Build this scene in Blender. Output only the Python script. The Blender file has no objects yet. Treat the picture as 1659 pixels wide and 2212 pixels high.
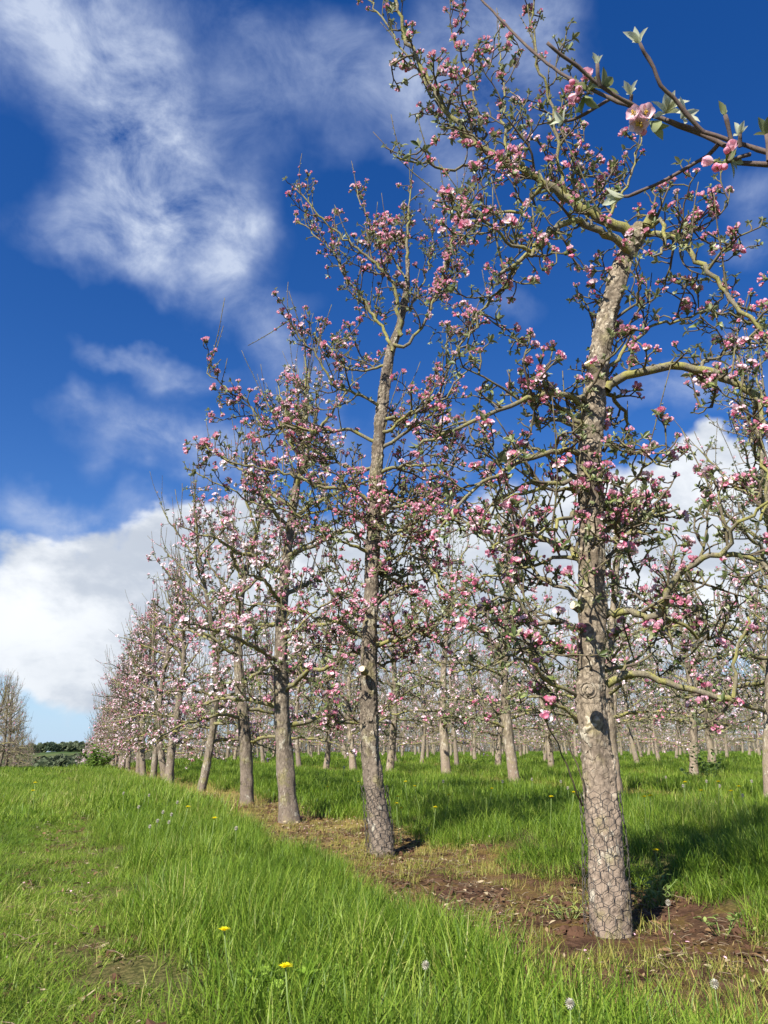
import bpy, math, random
import numpy as np
from mathutils import Vector, Matrix, noise as mnoise

R = math.radians
C = bpy.context.scene.collection
sc = bpy.context.scene

# ------------------------------------------------------------------ camera, sky, sun, exposure
CAM_H = 0.70
PITCH = R(17.8)
FOV_V = R(67.3)
W0, H0 = 1659.0, 2212.0
F = H0 / 2 / math.tan(FOV_V / 2)
cp, sp_ = math.cos(PITCH), math.sin(PITCH)
cam = bpy.data.cameras.new("camera")
camo = bpy.data.objects.new("camera", cam); C.objects.link(camo)
camo.location = (0, 0, CAM_H); camo.rotation_euler = (math.pi / 2 + PITCH, 0, 0)
cam.sensor_fit = 'VERTICAL'; cam.angle = FOV_V
cam.clip_start = 0.05; cam.clip_end = 6000
cam.dof.use_dof = True; cam.dof.focus_distance = 5.5; cam.dof.aperture_fstop = 16.0
sc.camera = camo
sc.view_settings.view_transform = 'Standard'; sc.view_settings.look = 'None'
sc.view_settings.gamma = 1; sc.view_settings.exposure = 1.02
sc.view_settings.use_curve_mapping = False

def P(px, py, Y):
    """point seen at photo pixel (px,py) at world depth Y"""
    u, v = (px - W0 / 2) / F, (H0 / 2 - py) / F
    s = Y / (cp - v * sp_)
    return Vector((u * s, Y, CAM_H + s * (sp_ + v * cp)))
def proj(p):
    x, y, z = p[0], p[1], p[2] - CAM_H
    d = y * cp + z * sp_
    return (W0 / 2 + F * x / d, H0 / 2 - F * (-y * sp_ + z * cp) / d, d)
def azel(px, py):
    u, v = (px - W0 / 2) / F, (H0 / 2 - py) / F
    d = Vector((u, cp - v * sp_, sp_ + v * cp)).normalized()
    return math.atan2(d.x, d.y), math.asin(d.z)

SUN_EL, SUN_AZ = R(44), R(212)          # azimuth clockwise from +Y: behind the camera, to the left
sun = bpy.data.lights.new("sun", 'SUN'); sun.energy = 5.0; sun.angle = R(0.53); sun.color = (1, .955, .88)
suno = bpy.data.objects.new("sun", sun); C.objects.link(suno)
sd = Vector((math.sin(SUN_AZ) * math.cos(SUN_EL), math.cos(SUN_AZ) * math.cos(SUN_EL), math.sin(SUN_EL)))
suno.rotation_euler = sd.to_track_quat('Z', 'Y').to_euler(); suno.location = sd * 60

class NT:
    def __init__(s, nt): s.nt = nt; nt.nodes.clear()
    def n(s, typ, ins=None, **kw):
        nd = s.nt.nodes.new(typ)
        for k, v in kw.items(): setattr(nd, k, v)
        for k, v in (ins or {}).items():
            if isinstance(v, bpy.types.NodeSocket): s.nt.links.new(v, nd.inputs[k])
            else: nd.inputs[k].default_value = v
        return nd
    def m(s, op, a, b=None, c=None, clamp=False):
        ins = {0: a}
        if b is not None: ins[1] = b
        if c is not None: ins[2] = c
        return s.n('ShaderNodeMath', ins, operation=op, use_clamp=clamp).outputs[0]
    def vm(s, op, a, b=None, out=0):
        ins = {0: a}
        if b is not None: ins[1] = b
        return s.n('ShaderNodeVectorMath', ins, operation=op).outputs[out]
    def mr(s, x, a, b, c=0.0, d=1.0, smooth=True):
        nd = s.n('ShaderNodeMapRange', {0: x, 1: a, 2: b, 3: c, 4: d}, interpolation_type='SMOOTHSTEP' if smooth else 'LINEAR')
        return nd.outputs[0]
    def mix(s, f, a, b, blend='MIX'):
        nd = s.n('ShaderNodeMix', None, data_type='RGBA', blend_type=blend)
        for i, v in ((0, f), (6, a), (7, b)):
            if isinstance(v, bpy.types.NodeSocket): s.nt.links.new(v, nd.inputs[i])
            else: nd.inputs[i].default_value = v if i == 0 else (*v, 1) if len(v) == 3 else v
        return nd.outputs[2]
    def noise(s, vec, scale, detail=4, rough=.55, dist=0.0, out=0, lac=2.0):
        return s.n('ShaderNodeTexNoise', {'Vector': vec, 'Scale': scale, 'Detail': detail, 'Roughness': rough, 'Distortion': dist, 'Lacunarity': lac}).outputs[out]
    def ramp(s, f, stops):
        nd = s.n('ShaderNodeValToRGB', {0: f}); e = nd.color_ramp.elements
        while len(e) < len(stops): e.new(.5)
        for el, (p, c) in zip(e, stops): el.position = p; el.color = (*c, 1)
        return nd.outputs[0]

def build_world():
    w = bpy.data.worlds.new("World"); sc.world = w; w.use_nodes = True
    k = NT(w.node_tree)
    tc = k.n('ShaderNodeTexCoord').outputs['Generated']
    v = k.vm('NORMALIZE', tc)
    sky = k.n('ShaderNodeTexSky', sky_type='NISHITA', sun_disc=False, sun_elevation=SUN_EL, sun_rotation=SUN_AZ,
              altitude=100, air_density=1.0, dust_density=.35, ozone_density=2.5).outputs[0]
    sky = k.n('ShaderNodeHueSaturation', {'Color': sky, 'Saturation': 1.38, 'Value': 1.38, 'Hue': .516}).outputs[0]
    xyz = k.n('ShaderNodeSeparateXYZ', {0: v})
    sky = k.mix(k.mr(xyz.outputs[2], .22, -.02, 0, .85), sky, (4.6, 6.6, 9.6))
    az = k.m('ARCTAN2', xyz.outputs[0], xyz.outputs[1]); el = k.m('ARCSINE', xyz.outputs[2])
    ae = k.n('ShaderNodeCombineXYZ', {0: az, 1: el}).outputs[0]
    # warp
    wn = k.vm('SCALE', k.vm('SUBTRACT', k.noise(v, 5, 5, .55, out=1), (.5, .5, .5)))
    wn.node.inputs[3].default_value = .22
    aew = k.vm('ADD', ae, wn)
    def blobs(lst, grow=1.3):
        acc = None
        for px, py, sx, sy, amp in lst:
            a, e = azel(px, py)
            q = k.vm('MULTIPLY', k.vm('SUBTRACT', aew, (a, e, 0)), (F / sx / grow, F / sy / grow, 0))
            b = k.mr(k.vm('LENGTH', q, out=1), 1.0, 0.0, 0.0, amp)
            acc = b if acc is None else k.m('MULTIPLY_ADD', b, k.m('SUBTRACT', 1.0, acc), acc)
        return acc
    cum = blobs([(40, 1320, 280, 150, 1), (240, 1360, 240, 130, 1), (440, 1230, 200, 150, .9), (500, 1380, 260, 180, .9), (30, 1530, 50, 50, .6), (190, 1570, 60, 40, .6), (330, 1480, 170, 110, .8),
                 (60, 1200, 160, 80, .7), (330, 1240, 230, 110, .9), (500, 1190, 190, 100, .85), (560, 1330, 260, 190, 1), (700, 1260, 330, 170, .95), (980, 1310, 330, 180, .95), (1250, 1200, 300, 200, 1), (1480, 1110, 170, 140, .9), (1570, 1070, 200, 120, 1),
                 (1490, 970, 60, 70, .6), (1640, 1150, 260, 200, 1), (1500, 1360, 360, 150, .8), (950, 1470, 400, 90, .8), (1500, 1560, 500, 60, .6), (800, 1590, 500, 50, .7)])
    wis = blobs([(110, 60, 290, 150, .8), (290, 90, 150, 110, .7), (280, 220, 170, 170, .85), (340, 290, 110, 130, .55), (270, 370, 150, 140, .8), (330, 470, 160, 110, .85), (490, 470, 100, 110, .9), (230, 520, 170, 70, .6), (430, 500, 200, 110, .5),
                 (540, 200, 150, 120, .45), (600, 60, 250, 60, .3), (760, 170, 200, 90, .5), (900, 210, 150, 90, .45), (1060, 110, 200, 130, .6), (930, 330, 110, 150, .3), (1180, 60, 80, 80, .4),
                 (520, 620, 200, 60, .36), (580, 720, 80, 70, .48), (300, 770, 90, 28, .5), (390, 830, 80, 40, .5), (200, 870, 80, 45, .45), (330, 960, 170, 70, .56), (480, 1010, 150, 60, .5),
                 (60, 1080, 110, 45, .5), (640, 850, 130, 80, .5), (1120, 640, 80, 45, .35), (1420, 850, 110, 35, .55), (1570, 850, 150, 50, .45), (1600, 410, 80, 50, .4), (1610, 540, 80, 60, .4), (980, 1000, 160, 90, .4), (700, 1000, 120, 60, .4), (200, 1130, 250, 60, .5)], 1.55)
    st = k.vm('MULTIPLY', v, (1, 1, 1.7))
    n1 = k.noise(st, 4.2, 12, .60, .25)
    sv = k.vm('ADD', st, (-.03, -.03, .075))
    n1b = k.noise(sv, 4.2, 6, .55, .25)
    dc = k.m('ADD', k.m('MULTIPLY', cum, 1.0), k.m('MULTIPLY', k.m('SUBTRACT', n1, .5), 1.25))
    ac = k.mr(dc, .22, .62)
    n2 = k.noise(k.vm('MULTIPLY', v, (1.25, 1.1, 1.8)), 9.0, 14, .62, .3)
    n3 = k.noise(v, 2.6, 6, .55, .6)
    tex = k.m('ADD', k.m('MULTIPLY', n2, 2.7), k.m('MULTIPLY', n3, 1.3))
    dw = k.m('MULTIPLY', wis, k.m('SUBTRACT', k.m('MULTIPLY', tex, 1.25), 1.62))
    aw = k.m('MULTIPLY', k.mr(dw, .02, 1.1, 0, 1, False), .9, clamp=True)
    lit = k.mr(k.m('SUBTRACT', n1, n1b), -.13, .13)
    low = k.mr(k.noise(v, 2.2, 4), .35, .68)
    shade = k.m('MULTIPLY', k.m('ADD', k.m('MULTIPLY', lit, .65), .4), k.m('ADD', k.m('MULTIPLY', low, .45), .55))
    ccol = k.mix(shade, (3.6, 4.3, 5.5), (10.4, 10.7, 11.0))
    wcol = k.mix(aw, (3.6, 4.8, 7.8), (6.6, 7.4, 9.0))
    col = k.mix(aw, sky, wcol)
    col = k.mix(k.m('MULTIPLY', ac, .97), col, ccol)
    bg = k.n('ShaderNodeBackground', {'Color': col, 'Strength': .05})
    out = k.n('ShaderNodeOutputWorld', {'Surface': bg.outputs[0]})
    w.cycles.sampling_method = 'MANUAL'; w.cycles.sample_map_resolution = 512
build_world()

# ------------------------------------------------------------------ ground shape
RT = 11.0
D1 = Vector((-.362, .932, 0)).normalized()        # row direction
N1 = Vector((D1.y, -D1.x, 0))                     # to the right of the row
def ss(x, a, b):
    t = np.clip((np.asarray(x, float) - a) / (b - a), 0, 1)
    return t * t * (3 - 2 * t)
_b = P(1318, 2012, 3.65)
# the nearest tree stands where its pixel ray meets z = 0
def on_ground(px, py, z=0.0):
    u, v = (px - W0 / 2) / F, (H0 / 2 - py) / F
    d = Vector((u, cp - v * sp_, sp_ + v * cp)); s = (z - CAM_H) / d.z
    return Vector((d.x * s, d.y * s, z))
T1P = on_ground(1320, 2014, 0.0)
def st_of(x, y):
    dx, dy = x - T1P.x, y - T1P.y
    return dx * N1.x + dy * N1.y, dx * D1.x + dy * D1.y
_rg = np.random.default_rng(5)
_NG = _rg.random((64, 64))
def vnoise(x, y):
    x = np.asarray(x, float); y = np.asarray(y, float)
    xi = np.floor(x).astype(int); yi = np.floor(y).astype(int); fx = x - xi; fy = y - yi
    fx = fx * fx * (3 - 2 * fx); fy = fy * fy * (3 - 2 * fy)
    g = lambda a, b: _NG[a % 64, b % 64]
    return (g(xi, yi) * (1 - fx) + g(xi + 1, yi) * fx) * (1 - fy) + (g(xi, yi + 1) * (1 - fx) + g(xi + 1, yi + 1) * fx) * fy
ROWGAP = 5.5
def ground(x, y):
    x = np.asarray(x, float); y = np.asarray(y, float)
    s, t = st_of(x, y); r = np.hypot(x, y)
    right = ss(s, -1.0, 5.0)
    z = .0066 * np.clip(r, 0, 40) * ss(r, 3, 12) * (1 - right)
    fall = ss(r, 38, 52) * np.clip(r - 42, 0, 140) * .06
    z = z - fall * (1 - ss(s, 2.0, 16.0))
    z = z + .16 * ss(s, .35, 1.5) * ss(t, -6, 0) + right * .0145 * np.clip(r - 10, 0, 90)
    z = z - right * ss(r, 118, 150) * np.clip(r - 120, 0, 300) * .05
    z = z - .04 * np.exp(-((s + 2.2) / .28) ** 2) * (r < 80) + .05 * np.exp(-((s + 1.2) / .6) ** 2)
    amp = np.clip(1.2 - r / 60, 0.25, 1)
    z = z + amp * (.05 * (vnoise(x * 1.1 + 3, y * 1.1 + 9) - .5) + .022 * (vnoise(x * 4, y * 4) - .5)) + .10 * (vnoise(x * .25 + 40, y * .25) - .5) * ss(r, 6, 14)
    return z
def gz(x, y): return float(ground(x, y))

# ------------------------------------------------------------------ mesh helpers
class MB:
    """numpy mesh accumulator: becomes ONE mesh object"""
    def __init__(s): s.v = []; s.q = []; s.t = []; s.c = []; s.n = 0; s.qm = []; s.tm = []
    def add(s, v, q=None, t=None, col=None, mat=0):
        v = np.asarray(v, float).reshape(-1, 3)
        if q is not None and len(q): s.q.append(np.asarray(q, int).reshape(-1, 4) + s.n); s.qm.append(np.full(len(s.q[-1]), mat))
        if t is not None and len(t): s.t.append(np.asarray(t, int).reshape(-1, 3) + s.n); s.tm.append(np.full(len(s.t[-1]), mat))
        s.v.append(v)
        if col is None: col = np.ones((len(v), 3))
        s.c.append(np.broadcast_to(np.asarray(col, float), (len(v), 3)))
        s.n += len(v)
    def mesh(s, name, mats, smooth=True):
        me = bpy.data.meshes.new(name)
        V = np.concatenate(s.v) if s.v else np.zeros((0, 3))
        Q = np.concatenate(s.q) if s.q else np.zeros((0, 4), int); T = np.concatenate(s.t) if s.t else np.zeros((0, 3), int)
        me.vertices.add(len(V)); me.vertices.foreach_set('co', V.astype(np.float32).ravel())
        me.loops.add(Q.size + T.size); me.loops.foreach_set('vertex_index', np.concatenate([Q.ravel(), T.ravel()]).astype(np.int32))
        me.polygons.add(len(Q) + len(T))
        starts = np.concatenate([np.arange(len(Q)) * 4, Q.size + np.arange(len(T)) * 3]).astype(np.int32)
        me.polygons.foreach_set('loop_start', starts)
        if mats:
            mi = np.concatenate([np.concatenate(s.qm) if s.qm else np.zeros(0, int), np.concatenate(s.tm) if s.tm else np.zeros(0, int)]).astype(np.int32)
            me.polygons.foreach_set('material_index', mi)
        me.polygons.foreach_set('use_smooth', np.full(len(Q) + len(T), smooth))
        a = me.color_attributes.new('col', 'FLOAT_COLOR', 'POINT')
        cc = np.ones((len(V), 4), np.float32); cc[:, :3] = np.concatenate(s.c) if s.c else 1
        a.data.foreach_set('color', cc.ravel())
        for m in (mats if isinstance(mats, (list, tuple)) else [mats]): me.materials.append(m)
        me.update(calc_edges=True)
        return me
    def build(s, name, mats, parent=None, smooth=True, loc=None):
        o = bpy.data.objects.new(name, s.mesh(name, mats, smooth)); C.objects.link(o)
        if parent is not None: o.parent = parent
        if loc is not None: o.location = loc
        return o
def tag(o, label=None, cat=None, group=None, kind=None):
    if label: o['label'] = label
    if cat: o['category'] = cat
    if group: o['group'] = group
    if kind: o['kind'] = kind
    return o
def empty(name, loc, label, cat, group=None, rz=0):
    o = bpy.data.objects.new(name, None); C.objects.link(o); o.location = loc; o.rotation_euler = (0, 0, rz); o.empty_display_size = .2
    return tag(o, label, cat, group)

def add_tubes(mb, tubes, sides_of, col=None, mat=0, cap=False):
    """tubes: list of (list of points, list of radii); batched by point count and side count"""
    groups = {}
    for pts, rad in tubes:
        groups.setdefault((len(pts), sides_of(rad[0])), []).append((pts, rad))
    for (n, k), lst in groups.items():
        Pn = np.array([[tuple(p) for p in a] for a, _ in lst]); Rn = np.array([b for _, b in lst])
        tg = np.gradient(Pn, axis=1); tg /= np.linalg.norm(tg, axis=2, keepdims=True) + 1e-12
        mt = Pn[:, -1] - Pn[:, 0]; ax = np.argmin(np.abs(mt), axis=1); ref = np.eye(3)[ax][:, None, :]
        a = np.cross(tg, np.broadcast_to(ref, tg.shape)); a /= np.linalg.norm(a, axis=2, keepdims=True) + 1e-12
        b = np.cross(tg, a)
        ang = np.arange(k) * 2 * math.pi / k
        V = Pn[:, :, None, :] + Rn[:, :, None, None] * (np.cos(ang)[None, None, :, None] * a[:, :, None, :] + np.sin(ang)[None, None, :, None] * b[:, :, None, :])
        T = len(lst)
        i, j = np.meshgrid(np.arange(n - 1), np.arange(k), indexing='ij'); j2 = (j + 1) % k
        q = np.stack([i * k + j, i * k + j2, (i + 1) * k + j2, (i + 1) * k + j], -1).reshape(-1, 4)
        q = (q[None] + (np.arange(T) * n * k)[:, None, None]).reshape(-1, 4)
        base = mb.n
        mb.add(V.reshape(-1, 3), q, col=col, mat=mat)
        if k >= 4 or cap:
            tr = []
            for j3 in range(1, k - 1): tr.append(((n - 1) * k, (n - 1) * k + j3, (n - 1) * k + j3 + 1))
            tr = np.array(tr); tr = (tr[None] + (np.arange(T) * n * k)[:, None, None]).reshape(-1, 3)
            mb.t.append(tr + base); mb.tm.append(np.full(len(tr), mat))

def place(mb, proto, mats4, mat=0):
    """copy a small proto (v, q, t, col) with an array of 4x4 matrices into the builder"""
    v, q, t, c = proto
    M = np.asarray(mats4); n = len(M)
    if n == 0: return
    V = np.einsum('nij,mj->nmi', M[:, :3, :3], v) + M[:, None, :3, 3]
    off = (np.arange(n) * len(v))
    Q = (q[None] + off[:, None, None]).reshape(-1, 4) if len(q) else None
    T = (t[None] + off[:, None, None]).reshape(-1, 3) if len(t) else None
    mb.add(V.reshape(-1, 3), Q, T, np.tile(c, (n, 1)), mat)
def frame(p, d, s, roll):
    d = d.normalized(); a = d.cross(Vector((0, 0, 1)))
    if a.length < 1e-3: a = Vector((1, 0, 0))
    a.normalize(); b = d.cross(a)
    x = a * math.cos(roll) + b * math.sin(roll); y = d.cross(x)
    return ((x.x * s, y.x * s, d.x * s, p.x), (x.y * s, y.y * s, d.y * s, p.y), (x.z * s, y.z * s, d.z * s, p.z), (0, 0, 0, 1))

# ------------------------------------------------------------------ materials
def mat(name):
    m = bpy.data.materials.new(name); m.use_nodes = True
    return m, NT(m.node_tree)
def finish(k, shader, disp=None):
    k.n('ShaderNodeOutputMaterial', {'Surface': shader})
def thin(k, col, colback=None, trans=.35, rough=.55, spec=.25):
    """thin leaf: diffuse/gloss in front, light through"""
    if colback is not None:
        g = k.n('ShaderNodeNewGeometry').outputs['Backfacing']; colf = k.mix(g, col, colback)
    else: colf = col
    p = k.n('ShaderNodeBsdfPrincipled', {'Base Color': colf, 'Roughness': rough, 'Specular IOR Level': spec})
    t = k.n('ShaderNodeBsdfTranslucent', {'Color': colf})
    return k.n('ShaderNodeMixShader', {0: trans, 1: p.outputs[0], 2: t.outputs[0]}).outputs[0]

def bark_mat(name, dark, midc, pale, lichen, lich_amt, algae, algae_amt, scale=1.0, bump=.6, base_tint=None, flakes=False):
    m, k = mat(name)
    tc = k.n('ShaderNodeNewGeometry').outputs['Position']
    wv = k.vm('ADD', tc, k.vm('MULTIPLY', k.noise(tc, 9 * scale, 3, .6, out=1), (.05 / scale, .05 / scale, .05 / scale)))
    q = k.vm('MULTIPLY', wv, (1.35, 1.35, .7))
    vo = k.n('ShaderNodeTexVoronoi', {'Vector': q, 'Scale': 30 * scale}, feature='F1')
    ve = k.n('ShaderNodeTexVoronoi', {'Vector': q, 'Scale': 30 * scale}, feature='DISTANCE_TO_EDGE').outputs[0]
    cr = k.n('ShaderNodeSeparateColor', {0: vo.outputs['Color']}).outputs[0]
    fine = k.noise(tc, 130 * scale, 6, .65)
    big = k.noise(tc, 5.5 * scale, 5, .6)
    mid_ = k.noise(k.vm('MULTIPLY', tc, (1, 1, .5)), 22 * scale, 5, .65)
    c = k.ramp(k.m('ADD', k.m('MULTIPLY', mid_, .95), k.m('MULTIPLY', cr, .10)), [(.28, dark), (.48, midc), (.64, midc), (.8, pale)])
    if base_tint is not None:
        z = k.n('ShaderNodeSeparateXYZ', {0: tc}).outputs[2]
        c = k.mix(k.m('MULTIPLY', k.mr(z, 1.15, .3), .7), c, k.mix(fine, tuple(x * .7 for x in base_tint), tuple(x * 1.25 for x in base_tint)))
    # lichen crust: pale plates with their own outline
    ln = k.m('ADD', k.m('ADD', k.m('MULTIPLY', big, .5), k.m('MULTIPLY', mid_, .45)), k.m('MULTIPLY', cr, .10))
    lm = k.m('MULTIPLY', k.mr(ln,   .70 - .17 * lich_amt, .74 - .17 * lich_amt), k.mr(fine, .3, .5))
    c = k.mix(k.m('MULTIPLY', lm, .55), c, lichen)
    an = k.noise(k.vm('ADD', tc, (7, 3, 1)), 7 * scale, 4, .6)
    c = k.mix(k.m('MULTIPLY', k.mr(an, .62 - .25 * algae_amt, .74 - .2 * algae_amt), .8 * min(1, algae_amt * 1.4)), c, k.mix(fine, tuple(x * .6 for x in algae), algae))
    crack = k.m('MULTIPLY', k.mr(ve, .06, .0), k.mr(mid_, .42, .62))
    if flakes:
        fa = k.n('ShaderNodeSeparateColor', {0: k.n('ShaderNodeAttribute', attribute_name='col').outputs['Color']}).outputs[0]
        c = k.mix(k.m('MULTIPLY', k.mr(fa, .45, .9), .75), c, k.mix(fine, tuple(x * .75 for x in pale), tuple(min(1, x * 1.35) for x in pale)))
        c = k.mix(k.m('MULTIPLY', k.mr(fa, .34, .05), .72), c, dark)
    c = k.mix(k.m('MULTIPLY', crack, .35 if flakes else .5), c, tuple(x * .3 for x in dark))
    c = k.mix(.5, c, k.mix(fine, (.55, .55, .55), (1.4, 1.4, 1.4)), 'MULTIPLY')
    h = k.m('ADD', k.m('ADD', k.m('MULTIPLY', cr, .18), k.m('MULTIPLY', mid_, 1.0)), k.m('ADD', k.m('MULTIPLY', fine, .4), k.m('MULTIPLY', crack, -.9)))
    bp = k.n('ShaderNodeBump', {'Height': h, 'Strength': bump, 'Distance': .012 / scale})
    p = k.n('ShaderNodeBsdfPrincipled', {'Base Color': c, 'Roughness': .88, 'Specular IOR Level': .15, 'Normal': bp.outputs[0]})
    finish(k, p.outputs[0]); return m
M_TRUNK = bark_mat('trunk_bark', (.07, .052, .036), (.30, .245, .175), (.50, .44, .33), (.56, .52, .40), .7, (.30, .27, .09), .35, 1.0, .7, base_tint=(.25, .185, .14), flakes=True)
M_TRUNK2 = bark_mat('trunk_bark_grey', (.06, .045, .033), (.25, .205, .15), (.42, .37, .28), (.54, .51, .40), .6, (.30, .28, .08), .4, .9, .8, base_tint=(.20, .155, .12), flakes=True)
M_LIMB = bark_mat('limb_bark', (.06, .048, .035), (.19, .165, .11), (.36, .33, .24), (.50, .48, .38), .55, (.33, .31, .085), .78, 1.8, .7)
M_TWIG = bark_mat('twig_bark', (.05, .038, .028), (.12, .095, .066), (.25, .22, .15), (.36, .34, .25), .15, (.25, .235, .08), .6, 3, .3)
M_TWIG_GREY = bark_mat('grey_twig_bark', (.085, .068, .050), (.20, .165, .12), (.34, .30, .23), (.46, .45, .38), .3, (.30, .28, .10), .45, 2, .3)
M_SHOOT = bark_mat('young_shoot_bark', (.06, .04, .035), (.13, .095, .08), (.22, .18, .15), (.33, .32, .26), .05, (.26, .25, .13), .25, 5, .25)
def simple(name, col, rough=.8, spec=.2, n=None):
    m, k = mat(name); c = col
    if n:
        tc = k.n('ShaderNodeNewGeometry').outputs['Position']
        c = k.mix(k.noise(tc, n, 4, .6), tuple(x * .65 for x in col), tuple(min(1, x * 1.3) for x in col))
    p = k.n('ShaderNodeBsdfPrincipled', {'Roughness': rough, 'Specular IOR Level': spec})
    if n: k.nt.links.new(c, p.inputs['Base Color'])
    else: p.inputs['Base Color'].default_value = (*c, 1)
    finish(k, p.outputs[0]); return m
M_CUT = simple('cut_wood', (.62, .50, .36), .85, .1, 40)
M_WIRE = simple('galvanised_wire', (.075, .065, .055), .6, .3, 60)
def attr_thin(name, trans, back=None, rough=.5, spec=.25, var=.25):
    m, k = mat(name)
    a = k.n('ShaderNodeAttribute', attribute_name='col').outputs['Color']
    tc = k.n('ShaderNodeNewGeometry').outputs['Position']
    nz = k.noise(tc, 14, 2, .5)
    a = k.mix(1.0, a, k.mix(nz, (1 - var,) * 3, (1 + var,) * 3), 'MULTIPLY')
    finish(k, thin(k, a, back, trans, rough, spec)); return m
M_LEAF = attr_thin('young_leaf', .30, (.25, .28, .13), .42, .4)
M_SILVER = attr_thin('downy_leaf', .45, (.66, .68, .50), .6, .2)
M_LEAFFAR = attr_thin('far_leaf', .3, (.27, .30, .15), .6, .2)
M_PETAL = attr_thin('petal', .38, None, .6, .1, .12)
M_PLANT = attr_thin('plant_leaf', .35, None, .5, .25, .2)

# ------------------------------------------------------------------ little botanical protos
rnd = random.Random(11)
def leaf_grid(L, Wd, bend, fold, nseg, c_base, c_tip, ox=0.0):
    """a folded leaf along +Y bending to +Z; returns v,q,t,c"""
    v, q, t, c = [], [], [], []
    prof = [0.12, .8, 1.0, .72, 0.0] if nseg == 4 else [0.15, 1.0, 0.0]
    n = len(prof)
    for i, w in enumerate(prof):
        u = i / (n - 1); y = L * u * (1 - .12 * bend * u); z = L * bend * u * u * .5
        hw = Wd / 2 * w
        col = [c_base[k] * (1 - u) + c_tip[k] * u for k in range(3)]
        if i == n - 1: v.append((ox, y, z)); c.append(col)
        else:
            v += [(ox - hw, y, z + fold * hw), (ox, y, z), (ox + hw, y, z + fold * hw)]; c += [col] * 3
    for i in range(n - 2):
        a, b = 3 * i, 3 * (i + 1)
        q += [(a, a + 1, b + 1, b), (a + 1, a + 2, b + 2, b + 1)]
    a = 3 * (n - 2); e = 3 * (n - 1)
    t += [(a, a + 1, e), (a + 1, a + 2, e)]
    return np.array(v), np.array(q, int).reshape(-1, 4), np.array(t, int).reshape(-1, 3), np.array(c)
def join(protos):
    V, Q, T, Cc, n = [], [], [], [], 0
    for v, q, t, c in protos:
        V.append(v); Q.append(q.reshape(-1, 4) + n); T.append(t.reshape(-1, 3) + n); Cc.append(c); n += len(v)
    return np.concatenate(V), np.concatenate(Q), np.concatenate(T), np.concatenate(Cc)
def xf(proto, M):
    v, q, t, c = proto; M = np.array(M)
    return v @ M[:3, :3].T + M[:3, 3], q, t, c
def rotm(az, el):
    """leaf lying along +Y turned to azimuth az and lifted by el"""
    return (Matrix.Rotation(az, 4, 'Z') @ Matrix.Rotation(el, 4, 'X'))
GREENS = [((.12, .155, .04), (.155, .19, .055)), ((.075, .105, .028), (.10, .135, .038)), ((.20, .24, .07), (.26, .29, .10)), ((.25, .27, .13), (.32, .33, .18))]
def rosette(rg, n, L, seg, tilt=(.12, .95)):
    ps = []
    for i in range(n):
        a = i * 2.4 + rg.uniform(-.4, .4); l = L * rg.uniform(.6, 1.1); g = rg.choice(GREENS)
        lf = leaf_grid(l, l * rg.uniform(.40, .54), rg.uniform(-.5, .5), rg.uniform(.3, .9), seg, *g)
        ps.append(xf(lf, Matrix.Translation((0, 0, .002 * i)) @ rotm(a, rg.uniform(*tilt))))
    return join(ps)
ROS = [rosette(rnd, rnd.randint(4, 6), .036, 4) for _ in range(8)]
ROSBUD = [rosette(rnd, rnd.randint(3, 4), .026, 4, (.8, 1.35)) for _ in range(5)]
ROSFAR = [rosette(rnd, 5, .048, 2) for _ in range(6)]
ROSBUDFAR = [rosette(rnd, 3, .03, 2, (.7, 1.3)) for _ in range(4)]
DEEP, MIDP, PALE, WHT = (.72, .16, .30), (.82, .42, .53), (.87, .64, .70), (.90, .80, .81)
def petal(L, Wd, cup, tip, base, seg=3):
    v, c = [], []
    for i in range(seg):
        u = i / (seg - 1); w = (.35, 1.0, .72)[i] if seg == 3 else (.4, 1.0)[i]
        for j in (-1, 0, 1):
            v.append((j * Wd / 2 * w, L * u, L * (cup * u * u * .7) + abs(j) * .22 * Wd * w - .02 * L))
            m = min(1, .15 + .85 * u + .12 * abs(j)); c.append([base[k] * (1 - m) + tip[k] * m for k in range(3)])
    q = []
    for i in range(seg - 1):
        for j in range(2): a = i * 3 + j; q.append((a, a + 1, a + 4, a + 3))
    return np.array(v), np.array(q), np.zeros((0, 3), int), np.array(c)
def petal_fine(rg, L, Wd, cup, tip, base):
    nu, nv = 7, 5; v, c, q = [], [], []; ph = rg.uniform(0, 6)
    for i in range(nu):
        u = i / (nu - 1); w = (.22, .55, .85, 1.0, 1.0, .86, .52)[i]
        for j in range(nv):
            x = j / (nv - 1) * 2 - 1
            z = L * cup * u * u * .75 + .20 * Wd * w * x * x + .035 * L * math.sin(x * 4 + ph + u * 2) * u
            v.append((x * Wd / 2 * w, L * u * (1 - .10 * x * x * u), z)); m = min(1, max(0, .05 + .75 * u ** 1.5 + .28 * abs(x) * u + rg.uniform(-.12, .12))); c.append([base[k] * (1 - m) + tip[k] * m for k in range(3)])
    for i in range(nu - 1):
        for j in range(nv - 1): a = i * nv + j; q.append((a, a + 1, a + nv + 1, a + nv))
    return np.array(v), np.array(q), np.zeros((0, 3), int), np.array(c)
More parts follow.
